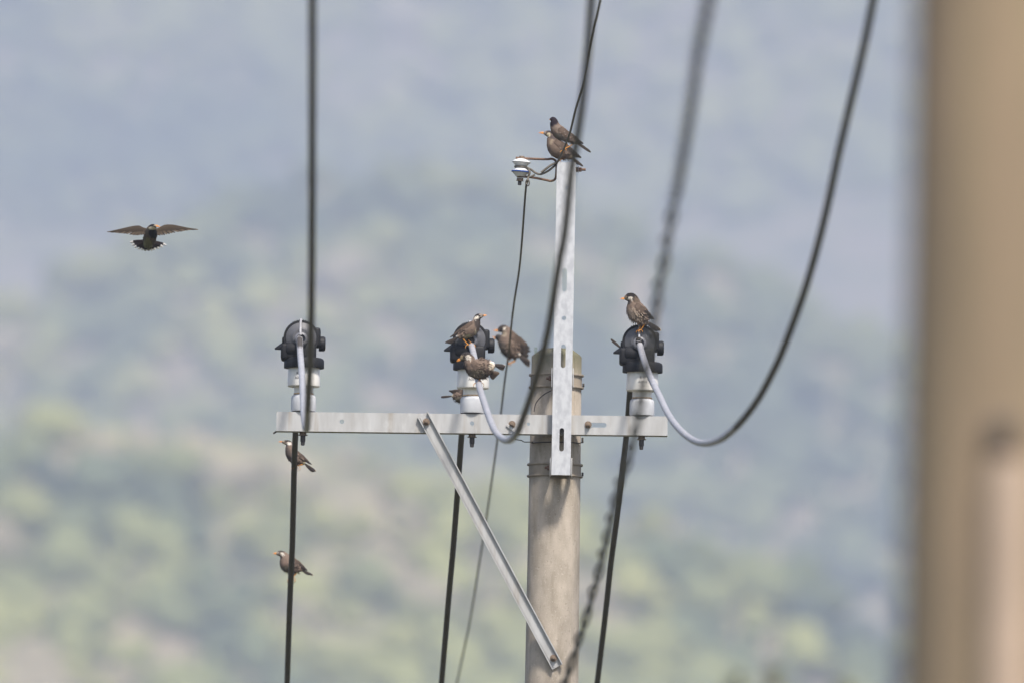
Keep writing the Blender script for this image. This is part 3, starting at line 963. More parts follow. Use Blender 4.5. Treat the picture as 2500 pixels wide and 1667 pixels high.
CT = catmull([tuple(p) for p in ext + P + wrap + fw], 420)
m_ = MB()
m_.tube([Vector(p) for p in CT], .0046, 8)
# preformed grip ends and the little eye under the spool
g = [W(1360, 397, Y_POST + .015), W(1345, 404, Y_POST + .01), W(1333, 413, Y_POST + .01), W(1321, 422, Y_POST + .012)]
m_.tube(catmull([tuple(p) for p in g], 14), .0048, 8)
g = [W(1306, 427, Y_POST + .01), W(1296, 432, Y_POST + .01), W(1288, 434, Y_POST + .01)]
m_.tube(catmull([tuple(p) for p in g], 10), .004, 8)
eye = []
for i in range(17):
    a = 2 * math.pi * i / 16
    eye.append(W(1288 + 4.5 * math.cos(a), 447 + 7.5 * math.sin(a), Y_POST + .012))
m_.tube(eye, .003, 6)
o = m_.build('thin_wire', M_thin, None, loc=tuple(CT[0]))
tag(o, 'thin brown wire crossing behind the crossarm and tied to the blue-rimmed spool', 'wire')

# twisted bundle nearer to the camera
tw = [(1768, -330, 39.0), (1745, -150, 40.6), (1727, 0, 42.0), (1703, 127, 43.2), (1681.5, 280, 44.5), (1656, 434, 46.0), (1636, 536, 46.9), (1620, 638, 47.8), (1605, 714, 48.5), (1589, 828, 49.8), (1568, 945, 51.0), (1553, 1032, 52.0), (1535, 1110, 52.9), (1504, 1204, 53.9), (1488, 1277, 54.7), (1472, 1345, 55.5), (1450, 1434, 56.5), (1428, 1511, 57.1), (1411, 1566, 57.6), (1398, 1604, 57.9), (1379, 1660, 58.3), (1350, 1750, 59.1), (1300, 1900, 60.5)]
P = [W(px, py, dd - 70.0) for px, py, dd in tw]
v = (P[0] - P[1]).normalized()
P = [P[0] + v * 15 + Vector((0, 0, .25)), P[0] + v * 6] + P
v = (P[-1] - P[-2]).normalized()
P = P + [P[-1] + v * 12]
C = catmull([tuple(p) for p in P], 2200)
m_ = MB()
acc = 0.0
turn_a = 0.0
hel = [[], []]
for i in range(len(C)):
    p = Vector(C[i])
    if i: acc += (p - Vector(C[i - 1])).length
    t = (Vector(C[min(i + 1, len(C) - 1)]) - Vector(C[max(i - 1, 0)])).normalized()
    a_ = t.cross(Vector((0, 0, 1))).normalized()
    b_ = t.cross(a_)
    dist_c = p.y + 70.0
    if i: turn_a += (p - Vector(C[i - 1])).length / (.34 if dist_c < 46.5 else .92) * 2 * math.pi
    ph = turn_a + .9 * math.sin(acc * .7)
    for k in range(2):
        rr = .012 if k else .0072
        hel[k].append(p + (a_ * math.cos(ph + k * math.pi) + b_ * math.sin(ph + k * math.pi)) * rr)
for k in range(2):
    m_.tube(hel[k], .0074 if k == 0 else .0060, 7)
o = m_.build('twisted_cable', M_twist, None, loc=tuple(C[0]))
tag(o, 'blurred dark twisted cable slanting in front of the right insulator', 'cable')

# ------------------------------------------------------------------ near pole on the right, far out of focus
NY = -42.0
NR = .165
nx0 = W(2196, 800, NY).x
NX = nx0 + NR
npole = thing('utility_pole', (NX, NY, 0), 'broad blurred tan pole filling the right edge of the picture', 'utility pole')
mb = MB()
mb.lathe([(NR + .0125 * (2.5 - z) * .6, z) for z in [0, 1.5, 3, 4.5, 6, 7.5, 9, 10.5, 12, 13]] + [(NR - .1, 13.03)], (NX, NY, 0), seg=64)
mb.build('shaft', M_conc2, npole)
mb = MB()
pt_ = W(2466, 1118, NY - NR - .03)
mb.lathe([(.037, 0.05), (.037, pt_.z - .028), (.034, pt_.z - .009), (.022, pt_.z)], (pt_.x, NY - NR - .008, 0), seg=28)
mb.build('cable_guard_pipe', M_pipe, npole)
mb = MB()
pt2 = W(2450, 1060, NY - NR - .02)
mb.box((pt2.x, NY - NR - .004, pt2.z), (.05, .03, .047), .011, seg=3)
mb.lathe([(.009, 0), (.009, .014)], (pt2.x, NY - NR - .02, pt2.z), (0, -1, 0), 14)
mb.build('cable_clip', M_dkbolt, npole)

# ------------------------------------------------------------------ birds
BR, DK, PALE, WHT = (0.185, 0.135, 0.104), (0.022, 0.018, 0.018), (0.30, 0.24, 0.185), (0.72, 0.66, 0.57)
WINGC, WTIP = (0.115, 0.082, 0.063), (0.040, 0.031, 0.026)
RI = Vector((math.cos(ROLL), 0, math.sin(ROLL)))
UI = Vector((-math.sin(ROLL), 0, math.cos(ROLL)))

def ell(cx, cy, rx, ry, col, rot=0, soft=.35):
    return (cx, cy, rx, ry, col, math.radians(rot), soft)

def feather(mb_, p0, p1, width, nrm, c0, c1, tip=None, bend=0.0, tip_at=.8):
    d_ = p1 - p0
    L = d_.length
    if L < 1e-6: return
    d_ /= L
    side = d_.cross(nrm)
    if side.length < 1e-6: return
    side.normalize()
    up = side.cross(d_).normalized()
    vs, cs = [], []
    secs = [(0, .22), (.25, .8), (.6, 1.0), (.80, .92), (.85, .88), (.94, .66), (1.0, .30)]
    for t, wd in secs:
        base = p0 + d_ * L * t - up * bend * t * t * L
        h = width * wd / 2
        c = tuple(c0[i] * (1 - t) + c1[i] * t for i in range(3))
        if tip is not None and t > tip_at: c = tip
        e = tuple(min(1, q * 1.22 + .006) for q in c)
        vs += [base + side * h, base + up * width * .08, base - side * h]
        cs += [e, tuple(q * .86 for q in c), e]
    fs = []
    for i in range(len(secs) - 1):
        a = i * 3
        fs += [(a, a + 1, a + 4, a + 3), (a + 1, a + 2, a + 5, a + 4)]
    mb_.add(vs, fs, cs)

class Bird:
    def __init__(s, label, off, sc, foot, wy, stations, group, latf=.80, base=BR, patches=(), ruffle=1.0, seed=1, dep0=0.0):
        s.off, s.sc = off, sc
        s.fx, s.fy = off[0] + foot[0] / sc, off[1] + foot[1] / sc
        s.org = W(s.fx, s.fy, wy)
        s.u = (s.org - CAM).dot(FWD) * K
        s.rng = random.Random(seed)
        s.latf, s.base, s.patches, s.dep0 = latf, base, patches, dep0
        s.t = thing('bird', s.org, label, 'bird', group)
        st = [(a[0], a[1], a[2], a[3] if len(a) > 3 else 0.0) for a in stations]
        s.st = catmull(st, 64)
        s.ruffle = ruffle
        s.flip = 1 if st[0][0] < st[-1][0] else -1       # 1: faces left
    def P(s, x, y, dep=0.0):
        x, y, dep = float(x), float(y), float(dep)
        px, py = s.off[0] + x / s.sc, s.off[1] + y / s.sc
        return s.org + ((px - s.fx) * RI - (py - s.fy) * UI) * s.u + Vector((0, (dep + s.dep0) * s.u, 0))
    def colour(s, x, y):
        c = s.base
        for (cx, cy, rx, ry, col, rot, soft) in s.patches:
            dx, dy = x - cx, y - cy
            ca, sa = math.cos(rot), math.sin(rot)
            q = math.hypot((dx * ca + dy * sa) / rx, (-dx * sa + dy * ca) / ry)
            w_ = min(1, max(0, (1 + soft / 2 - q) / soft))
            w_ = w_ * w_ * (3 - 2 * w_)
            c = tuple(c[i] * (1 - w_) + col[i] * w_ for i in range(3))
        return c
    def lat(s, x, y):
        d2 = (s.st[:, 0] - x) ** 2 + (s.st[:, 1] - y) ** 2
        h = s.st[:, 2] ** 2 - d2
        return float(s.latf * math.sqrt(max(0.0, float(h.max()))) / s.sc)
    def body(s, lateral=Vector((0, 1, 0)), nfeath=420):
        mb_ = MB()
        n, seg = len(s.st), 28
        C = [s.P(a[0], a[1], a[3]) for a in s.st]
        rows = []
        vs, cs, fs = [], [], []
        for i in range(n):
            T = (C[min(i + 1, n - 1)] - C[max(i - 1, 0)]).normalized()
            lt = (lateral - T * lateral.dot(T)).normalized()
            nn = T.cross(lt).normalized()
            r = float(max(s.st[i, 2], 1)) / s.sc * s.u
            row = []
            for j in range(seg):
                a = 2 * math.pi * j / seg
                g = 1 + .05 * s.ruffle * mnoise.noise(Vector((i * .55, math.cos(a) * 3.2, math.sin(a) * 3.2 + s.fx)))
                off = nn * math.cos(a) * r * g + lt * math.sin(a) * r * g * s.latf
                p = C[i] + off
                q = p - s.org
                ix = (s.fx + q.dot(RI) / s.u - s.off[0]) * s.sc
                iy = (s.fy - q.dot(UI) / s.u - s.off[1]) * s.sc
                c = s.colour(ix, iy)
                vs.append(p)
                cs.append(c)
                row.append((p, off.normalized(), T, c))
            rows.append(row)
        for i in range(n - 1):
            for j in range(seg):
                k = (j + 1) % seg
                fs.append((i * seg + j, i * seg + k, (i + 1) * seg + k, (i + 1) * seg + j))
        fs.append(tuple(range(seg))[::-1])
        fs.append(tuple((n - 1) * seg + j for j in range(seg)))
        mb_.add(vs, fs, cs)
        mb_.build('body', M_bird, s.t, smooth=180)
        fb = MB()
        for k in range(nfeath):
            i = s.rng.randint(9, n - 9)
            p, nr, T, c = s.rng.choice(rows[i])
            r = float(s.st[i, 2]) / s.sc * s.u
            L = min(s.rng.uniform(3.6, 7.5) * s.u, r * 1.2)
            small = i < 24
            if small: L *= .6
            lift = s.rng.uniform(.02, .24) * L * (.5 + s.ruffle)
            k_ = s.rng.uniform(.76, 1.2)
            cc = tuple(q * k_ for q in c)
            p1 = p + T * L + nr * lift - UI * L * .18
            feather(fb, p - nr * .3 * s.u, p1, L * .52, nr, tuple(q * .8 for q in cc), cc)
        fb.build('feathers', M_bird, s.t, smooth=0, kind='stuff')
    def shag(s, n, i0, i1, lo, hi, length):
        """loose ruffled feathers that stand off the breast and belly; lo..hi degrees round the body, 0 = back"""
        fb = MB()
        C = [s.P(a[0], a[1], a[3]) for a in s.st]
        for k in range(n):
            i = s.rng.randint(i0, i1)
            T = (C[i + 1] - C[i - 1]).normalized()
            lt = Vector((0, 1, 0))
            nn = T.cross(lt).normalized()
            if nn.dot(UI) < 0: nn = -nn
            a = math.radians(s.rng.uniform(lo, hi)) * s.rng.choice((-1, 1))
            r = float(s.st[i, 2]) / s.sc * s.u
            nr = (nn * math.cos(a) + lt * math.sin(a) * s.latf).normalized()
            p = C[i] + (nn * math.cos(a) + lt * math.sin(a) * s.latf) * r * .94
            d_ = (T * s.rng.uniform(.5, 1) - UI * s.rng.uniform(.3, .8) + nr * s.rng.uniform(.15, .55)).normalized()
            q = C[i] - s.org
            ix = (s.fx + (p - s.org).dot(RI) / s.u - s.off[0]) * s.sc
            iy = (s.fy - (p - s.org).dot(UI) / s.u - s.off[1]) * s.sc
            k_ = s.rng.uniform(.65, 1.3)
            c = tuple(v * k_ for v in s.colour(ix, iy))
            feather(fb, p, p + d_ * length * s.u * s.rng.uniform(.6, 1.2), length * .36 * s.u, nr, tuple(v * .75 for v in c), c)
        fb.build('ruffled_feathers', M_bird, s.t, smooth=0, kind='stuff')
    def beak(s, base, tip, half, open_tip=None, dep=0.0, dtip=0.0):
        b = MB()
        bx_, tx = Vector(base), Vector(tip)
        perp = Vector((-(tx - bx_).y, (tx - bx_).x)).normalized()
        if perp.y > 0: perp = -perp                     # towards the top of the photo
        up_t = tx
        lo_t = Vector(open_tip) if open_tip else tx - perp * half * .12 + (bx_ - tx) * .05
        for sgn, tt in ((.42, up_t), (-.42, lo_t)):
            pts, rad = [], []
            for i in range(7):
                f = i / 6
                q = bx_ + perp * half * sgn * (1 - f) + (tt - bx_) * f + perp * half * .28 * math.sin(f * math.pi) * (1 if sgn > 0 else -.3)
                pts.append(s.P(q.x, q.y, dep + dtip * f))
                rad.append(max(.12, half * .56 * (1 - .93 * f ** 1.3)) / s.sc * s.u)
            b.tube(pts, rad, 8)
        b.build('beak', M_bill, s.t)
    def eyes(s, x, y, r, sides=(-1, 1), dep=0.0):
        for sg in sides:
            d_ = s.lat(x, y) - r * .35 / s.sc
            b = MB()
            c = s.P(x, y, dep + sg * d_)
            rr = r / s.sc * s.u
            b.lathe([(rr * math.sin(a), -rr * math.cos(a)) for a in [0.05, .4, .8, 1.2, 1.57, 1.95, 2.35, 2.75, 3.1]], c, (0, 1, 0), 12)
            b.build('eye', M_eye, s.t)
    def wing(s, S_, T_, width, sides=(-1, 1), spread=0.0, dark=0.0):
        S_, T_ = Vector(S_), Vector(T_)
        a = (T_ - S_)
        L = a.length
        a.normalize()
        pr = Vector((-a.y, a.x))
        if pr.y < 0: pr = -pr                            # lower side
        for sg in sides:
            b = MB()
            def Q(q, lay):
                d_ = max(s.lat(q.x, q.y), 2.2) + .35 + lay * .34
                return s.P(q.x, q.y, sg * d_)
            nr = Vector((0, sg, 0))
            # underlying blade
            pts_u, pts_l = [], []
            for i in range(15):
                f = i / 14
                wd = width * (.30 + .70 * math.sin(min(1, f * 1.9) * math.pi / 2)) * (1 - max(0, f - .45) / .56) ** .8
                c_ = S_ + a * L * f
                pts_u.append(c_ - pr * wd * .38)
                pts_l.append(c_ + pr * wd * .55)
            vs, cs, fs = [], [], []
            for i in range(15):
                for j in range(5):
                    q = pts_u[i] + (pts_l[i] - pts_u[i]) * j / 4
                    vs.append(Q(q, 0))
                    f = i / 14
                    cs.append(tuple(WINGC[k] * (1 - f) + WTIP[k] * f for k in range(3)))
            for i in range(14):
                for j in range(4):
                    v0 = i * 5 + j
                    fs.append((v0, v0 + 1, v0 + 6, v0 + 5))
            b.add(vs, fs, cs)
            def F(q0, q1, wd, lay0, lay1, c0, c1):
                p0, p1 = Q(q0, lay0), Q(q1, lay1)
                feather(b, p0, p1, wd / s.sc * s.u, nr, c0, c1)
            R_ = s.rng
            for i in range(6):                            # primaries
                f = i / 5
                F(S_ + a * L * .42 + pr * width * (.05 - .2 * f), T_ - a * L * .13 * (1 - f) + pr * width * (.20 - .22 * f) * (1 + spread * 3) , width * .17, .5 + f, 1 + f * .4, WTIP, WTIP)
            for i in range(8):                            # secondaries
                f = i / 7
                F(S_ + a * L * (.24 + .1 * f) + pr * width * (.30 - .55 * f), S_ + a * L * (.66 + .16 * f) + pr * width * (.50 - .62 * f) * (1 + spread), width * .2, 1 + f, 1.2 + f * .6, WINGC, tuple(q * .75 for q in WINGC))
            for i in range(7):                            # greater coverts
                f = i / 6
                F(S_ + a * L * .12 + pr * width * (.32 - .6 * f), S_ + a * L * (.40 + .1 * f) + pr * width * (.46 - .62 * f), width * .2, 1.9 + f * .6, 2.1 + f * .5, tuple(q * 1.05 for q in WINGC), tuple(q * .9 for q in WINGC))
            for i in range(9):                            # lesser coverts
                f = i / 8
                q0 = S_ + a * L * R_.uniform(-.02, .06) + pr * width * (.22 - .5 * f)
                F(q0, q0 + a * L * .2 + pr * width * .05, width * .17, 2.4, 2.6, tuple(q * 1.15 for q in WINGC), tuple(q * 1.2 for q in WINGC))
            b.build('wing', M_bird, s.t, smooth=0)
    def tail(s, root, ta, tb, width, white=True, n=8, latspread=5.0):
        b = MB()
        R_, A, B_ = Vector(root), Vector(ta), Vector(tb)
        for i in range(n):
            f = i / (n - 1)
            q = A + (B_ - A) * f
            dp = (f - .5) * 2
            order = ((i * 3) % n) / n
            p0 = s.P(R_.x, R_.y, dp * 1.0)
            p1 = s.P(q.x, q.y, dp * latspread * (1 if i % 2 else -.6))
            nr = Vector((0, -1, .35 * (1 if s.flip else 1)))
            feather(b, p0, p1, width / s.sc * s.u, nr, tuple(c * 1.1 for c in WTIP), WTIP, tip=(.42, .37, .31) if (white and i in (0, n - 1)) else None)
        # tail coverts round the root
        b.build('tail', M_bird, s.t, smooth=0)
    def leg(s, hip, foot, dep, rw, wire_up=True, dfoot=None):
        """hip and foot in crop pixels; rw radius of the perch in photo pixels"""
        dfoot = dep if dfoot is None else dfoot
        OR = (0.78, 0.33, 0.045)
        b = MB()
        h, f = s.P(hip[0], hip[1], dep), s.P(foot[0], foot[1], dfoot)
        mid = h + (f - h) * .5 + RI * s.flip * .5 * s.u
        b.col = OR
        b.tube([h, mid, f], [1.35 * s.u, 1.05 * s.u, 1.25 * s.u], 8)
        fw = -1.0 if s.flip == 1 else 1.0
        cen = f - UI * (rw + .6) * s.u
        R_ = (rw + .9) * s.u
        for k, (spread, a0, a1) in enumerate([(-2.6, 90, 205), (0, 90, 215), (2.6, 90, 205), (0, 90, -35)]):
            pts, cols, rad = [], [], []
            for i in range(9):
                q = i / 8
                ang = math.radians(a0 + (a1 - a0) * q)
                pts.append(cen + RI * math.cos(ang) * R_ * (-fw if fw > 0 else 1) + UI * math.sin(ang) * R_ + Vector((0, spread * math.sin(q * 1.57) * s.u, 0)))
                cols.append(OR if q < .84 else (.06, .045, .03))
                rad.append((1.0 - .55 * q) * s.u)
            b.tube(pts, rad, 7, cols)
        b.build('leg', M_leg, s.t)

def wire_y(C, py, near=False):
    """depth y of a wire where it is seen at photo row py"""
    best, by = 1e9, 0
    for p in C:
        q = Vector(p) - CAM
        dd = q.dot(FWD)
        if dd < 5: continue
        yy = 833.5 - q.dot(UPV) / dd / K
        if abs(yy - py) < best and ((p[1] > -.25) != near) and p[1] > -11:
            best, by = abs(yy - py), p[1]
    return by

G = 'starlings perched on the wires and insulators'
YC = Y_ARM + AD / 2 - 34 * U
# 1 ruffled bird on the right insulator
b = Bird('ruffled brown bird facing left, standing on top of the right insulator', (1500, 700), 12.06, (740, 1290), YC - .01,
         [(292, 348, 30), (330, 338, 75), (390, 325, 115), (460, 318, 138), (520, 345, 155), (560, 430, 175), (588, 560, 236), (630, 690, 285), (700, 800, 290), (780, 900, 235), (850, 990, 165), (930, 1060, 95), (990, 1110, 50)],
         G, patches=[ell(560, 900, 300, 260, (.29, .23, .18)), ell(500, 250, 190, 105, DK, 20), ell(385, 470, 110, 75, (.06, .05, .045)), ell(340, 370, 60, 60, (.22, .18, .12)), ell(455, 350, 78, 42, WHT, -18, .5), ell(640, 400, 90, 110, (.13, .095, .07))],
         ruffle=1.9, seed=11)
b.body(nfeath=620)
b.shag(170, 20, 44, 75, 180, 8.5)
b.beak((292, 350), (165, 352), 34)
b.eyes(382, 338, 24)
b.wing((620, 545), (1165, 960), 300)
b.tail((930, 1010), (1375, 1290), (1215, 1300), 105)
b.leg((880, 1120), (770, 1280), -4, 4, dfoot=-2.5)
b.leg((770, 1150), (700, 1290), 4, 4, dfoot=2.5)
# 2 upright bird on the middle insulator
b = Bird('slim dark bird facing right with bright white cheek, on the middle insulator', (1080, 760), 15.68, (1080, 1275), YC - .02,
         [(1590, 158, 25), (1560, 160, 50), (1500, 172, 82), (1430, 188, 105), (1360, 225, 125), (1318, 320, 140), (1285, 440, 178), (1210, 590, 228), (1090, 720, 250), (960, 790, 228), (830, 850, 185), (720, 900, 128), (620, 950, 85), (540, 985, 50)],
         G, patches=[ell(1390, 430, 170, 260, (.062, .05, .046)), ell(1350, 150, 150, 80, DK, -20), ell(1450, 310, 110, 60, DK), ell(1470, 135, 75, 45, (.25, .21, .18)), ell(1490, 215, 45, 30, (.4, .34, .28)), ell(1310, 248, 105, 58, WHT, -12, .4),
                           ell(1050, 980, 230, 75, (.33, .30, .2)), ell(575, 925, 95, 58, WHT, -25, .4), ell(1300, 790, 50, 90, (.4, .35, .25), 20), ell(820, 1000, 70, 90, (.4, .33, .26))],
         ruffle=.7, seed=12)
b.body(nfeath=420)
b.beak((1580, 162), (1715, 152), 40)
b.eyes(1425, 180, 24)
b.wing((1130, 430), (290, 1000), 195)
b.tail((590, 990), (105, 1200), (280, 1240), 95, white=False)
b.leg((800, 1060), (990, 1285), -4, 6, dfoot=-3)
b.leg((1000, 1090), (1150, 1255), 4, 6, dfoot=3)
# 3 crouching bird on the middle cable
b = Bird('fluffed-up crouching bird with white rump on the middle cable, below another bird', (1100, 840), 14.257, (950, 1375), wire_y(CM, 940, True),
         [(335, 525, 35), (375, 510, 85), (430, 480, 130), (500, 445, 158), (570, 440, 172), (640, 520, 190), (680, 640, 250), (780, 750, 315), (920, 835, 365), (1080, 835, 368), (1230, 800, 310), (1350, 765, 235), (1450, 735, 155), (1540, 715, 85)],
         G, patches=[ell(520, 330, 190, 100, (.045, .038, .035), 10), ell(380, 500, 90, 100, (.33, .26, .15)), ell(470, 470, 50, 60, (.10, .08, .06)), ell(605, 460, 95, 75, WHT, -20, .4), ell(470, 720, 100, 200, (.085, .065, .055), -20),
                           ell(900, 1050, 300, 180, (.15, .125, .09)), ell(1520, 620, 200, 120, (.80, .73, .67), 25, .3), ell(1430, 780, 105, 160, (.70, .60, .48), -10, .3)],
         ruffle=2.2, seed=13, latf=.85)
b.body(nfeath=800)
b.shag(170, 18, 46, 70, 180, 8.5)
b.beak((330, 525), (205, 600), 50)
b.eyes(470, 452, 26)
b.wing((760, 620), (1310, 1120), 290, spread=.2)
b.tail((1500, 700), (1910, 750), (1850, 890), 110)
b.leg((1080, 1170), (890, 1355), -4, 6, dfoot=-3)
b.leg((1050, 1260), (1060, 1330), 4, 6, dfoot=3)
fl = MB()                                              # far wing flicked open behind the rump
for i in range(9):
    f = i / 8
    feather(fl, b.P(1330 + 40 * f, 930 + 120 * f, 14), b.P(1700 - 190 * f, 985 + 200 * f, 19), 120 / b.sc * b.u, Vector((0, -1, 0)), WINGC, tuple(q * 1.25 for q in WINGC))
fl.build('wing', M_bird, b.t, smooth=0)
# 4 / 5 pair on the thin wire
y4 = wire_y(CT, 872)
b = Bird('plump bird facing left on the thin wire, in front of one with open beak', (1200, 780), 13.06, (555, 1225), y4,
         [(195, 348, 28), (240, 335, 75), (310, 305, 112), (380, 305, 135), (450, 360, 165), (505, 450, 205), (535, 580, 280), (565, 740, 332), (600, 880, 330), (660, 1000, 270), (740, 1080, 190), (830, 1130, 120), (900, 1170, 70)],
         G, patches=[ell(330, 245, 150, 80, (.055, .045, .04), -15), ell(290, 410, 70, 60, (.06, .045, .04)), ell(400, 298, 65, 34, WHT, -38, .4), ell(400, 480, 90, 80, (.33, .27, .2)), ell(330, 950, 150, 260, (.13, .105, .085), -20), ell(915, 1085, 100, 55, WHT, 10, .4), ell(960, 1290, 120, 50, (.45, .39, .28), 30)],
         ruffle=1.5, seed=14)
b.body(nfeath=620)
b.shag(110, 20, 50, 60, 180, 6.5)
b.beak((200, 348), (55, 347), 38)
b.eyes(292, 318, 22)
b.wing((620, 470), (1210, 930), 330, spread=.5)
b.tail((850, 1130), (1230, 1330), (1205, 1500), 110)
b.leg((740, 1185), (590, 1200), -3, 3, dfoot=-2)
b.leg((720, 1200), (545, 1260), 3, 3, dfoot=4)
y5 = wire_y(CT, 888) + .1
b = Bird('bird with wide open beak, mostly hidden behind a plump one on thin wire', (1200, 780), 13.06, (545, 1420), y5,
         [(110, 575, 30), (145, 570, 70), (205, 570, 100), (265, 600, 125), (340, 660, 185), (450, 770, 240), (580, 900, 250), (700, 1000, 190), (810, 1070, 115), (890, 1120, 60)],
         G, patches=[ell(200, 540, 110, 80, (.05, .042, .038)), ell(180, 640, 70, 50, (.06, .045, .04))], ruffle=1.3, seed=15, dep0=2.0)
b.body(nfeath=300)
b.beak((115, 580), (-10, 540), 34, open_tip=(35, 640))
b.eyes(185, 555, 20)
b.wing((480, 700), (1240, 1020), 280, spread=.6)
b.tail((820, 1040), (1190, 1130), (1160, 1200), 90)
b.leg((760, 1330), (570, 1390), -3, 3, dfoot=-2)
b.leg((780, 1250), (540, 1415), 3, 3, dfoot=2)
# 6 / 7 on the left cable
y6 = wire_y(CL, 1137)
b = Bird('alert bird behind the left cable, just below the end of the crossarm', (660, 1060), 15.68, (950, 1205), y6,
         [(442, 272, 25), (480, 280, 52), (550, 292, 78), (630, 305, 100), (700, 335, 122), (735, 420, 150), (755, 540, 190), (810, 700, 240), (905, 830, 258), (1020, 920, 220), (1130, 990, 165), (1240, 1050, 105), (1330, 1100, 62)],
         G, patches=[ell(690, 235, 160, 55, DK, 8), ell(600, 420, 80, 60, (.06, .05, .045)), ell(560, 340, 60, 40, (.36, .31, .25)), ell(505, 255, 40, 25, (.3, .26, .18)), ell(715, 345, 92, 66, (.78, .72, .64), 10, .35), ell(650, 700, 120, 260, (.10, .08, .068), -20), ell(1412, 1072, 72, 55, WHT, 30, .4), ell(1350, 1130, 120, 50, (.36, .32, .2), 35)],
         ruffle=.7, seed=16)
b.body(nfeath=380)
b.beak((448, 270), (308, 272), 32)
b.eyes(575, 287, 20)
b.wing((900, 580), (1580, 1150), 210)
b.tail((1290, 1090), (1750, 1400), (1630, 1430), 95)
b.leg((1240, 1150), (1010, 1185), -3, 7.4, dfoot=-2)
b.leg((1080, 1180), (935, 1205), 4, 7.4, dfoot=4)
y7 = wire_y(CL, 1410)
b = Bird('stocky bird behind the left cable, lowest bird in the picture', (660, 1330), 15.68, (800, 1245), y7,
         [(222, 312, 28), (260, 312, 65), (320, 308, 95), (390, 312, 115), (470, 350, 135), (540, 440, 190), (600, 560, 275), (680, 690, 335), (780, 780, 318), (900, 845, 258), (1020, 890, 178), (1130, 920, 110), (1220, 950, 65)],
         G, patches=[ell(400, 235, 120, 60, (.06, .05, .045)), ell(340, 480, 110, 80, (.055, .04, .038)), ell(300, 300, 70, 45, (.38, .32, .26)), ell(450, 338, 78, 58, WHT, 15, .35), ell(560, 700, 120, 120, (.21, .15, .12)), ell(600, 950, 200, 150, (.15, .125, .09))],
         ruffle=1.2, seed=17)
b.body(nfeath=480)
b.shag(60, 20, 46, 80, 180, 5.5)
b.beak((228, 312), (105, 308), 46)
b.eyes(345, 290, 22)
b.wing((760, 470), (1420, 970), 280)
b.tail((1150, 920), (1645, 1150), (1480, 1125), 95)
b.leg((1000, 1090), (835, 1225), -3, 7.6, dfoot=-2)
b.leg((900, 1120), (790, 1250), 4, 7.6, dfoot=4)
# 8 behind the middle insulator
y8 = wire_y(CM, 1004)
b = Bird('bird mostly hidden behind the middle insulator, tail sticking out left', (1060, 930), 17.42, (1290, 1240), y8,
         [(2130, 215, 28), (2080, 210, 75), (1990, 220, 115), (1890, 260, 140), (1780, 350, 190), (1640, 450, 255), (1480, 550, 300), (1300, 620, 300), (1150, 640, 285), (1020, 645, 250), (920, 640, 170), (830, 635, 95), (750, 630, 60)],
         G, patches=[ell(2000, 150, 150, 80, DK), ell(1950, 240, 80, 60, WHT), ell(770, 600, 90, 75, (.60, .53, .38), 15, .4), ell(1000, 800, 200, 140, (.17, .145, .11))], ruffle=.8, seed=18)
b.body(nfeath=420)
b.beak((2130, 215), (2270, 220), 40)
b.eyes(2040, 190, 24)
b.wing((1560, 470), (620, 410), 330)
b.tail((800, 625), (285, 660), (300, 690), 85, white=False)
b.leg((1250, 900), (1290, 1220), -3, 6)
b.leg((1220, 900), (1320, 1240), 4, 6)
# 9 behind the right insulator
y9 = wire_y(CR, 905)
b = Bird('bird hidden behind the right insulator with only its pale tail tip showing', (1440, 700), 1.0, (108, 207), y9,
         [(152, 192, 2.5), (148, 190, 6), (142, 186, 9), (134, 180, 11), (124, 172, 15), (113, 166, 18.5), (101, 162, 17), (89, 158, 12), (80, 153, 7), (74, 149, 4.5)],
         G, patches=[ell(144, 184, 9, 6, DK), ell(76, 150, 6, 5, WHT)], ruffle=.8, seed=19)
b.body(nfeath=260)
b.beak((152, 192), (160, 196), 2.4)
b.eyes(146, 187, 1.6)
b.wing((122, 160), (72, 146), 20)
b.tail((78, 151), (51, 127), (53, 130), 6.5)
b.leg((108, 182), (106, 205), -3, 6)
b.leg((106, 182), (110, 207), 4, 6)
# 10 / 11 pair at the top
b = Bird('bird facing left at top of the channel, lower one of the upper pair', (1220, 260), 7.84, (1120, 1060), Y_POST + .01,
         [(838, 512, 14), (865, 515, 36), (905, 520, 56), (950, 530, 68), (985, 560, 80), (1008, 635, 112), (1040, 720, 150), (1090, 800, 172), (1160, 850, 168), (1240, 890, 138), (1310, 930, 90), (1370, 970, 55), (1420, 1000, 32)],
         G, patches=[ell(970, 485, 75, 40, (.04, .032, .036), 15), ell(890, 590, 50, 30, (.05, .035, .04)), ell(870, 515, 25, 30, (.25, .2, .16)), ell(935, 548, 36, 40, (.62, .54, .38), 0, .4), ell(1020, 600, 60, 50, (.09, .07, .065)), ell(1375, 945, 45, 35, (.5, .42, .3), 30, .4), ell(985, 690, 30, 60, (.3, .235, .17), 20)],
         ruffle=.7, seed=20)
b.body(nfeath=420)
b.beak((838, 510), (742, 503), 22)
b.eyes(893, 512, 11)
b.wing((1060, 660), (1560, 990), 190)
b.tail((1370, 970), (1595, 1150), (1500, 1110), 50, white=False)
b.leg((1275, 985), (1140, 1035), -3, 3, dfoot=-2)
b.leg((1200, 990), (1105, 1075), 3, 3, dfoot=2)
y11 = Y_POST + .02 - (400 - 369) / 400.0 * 4.6
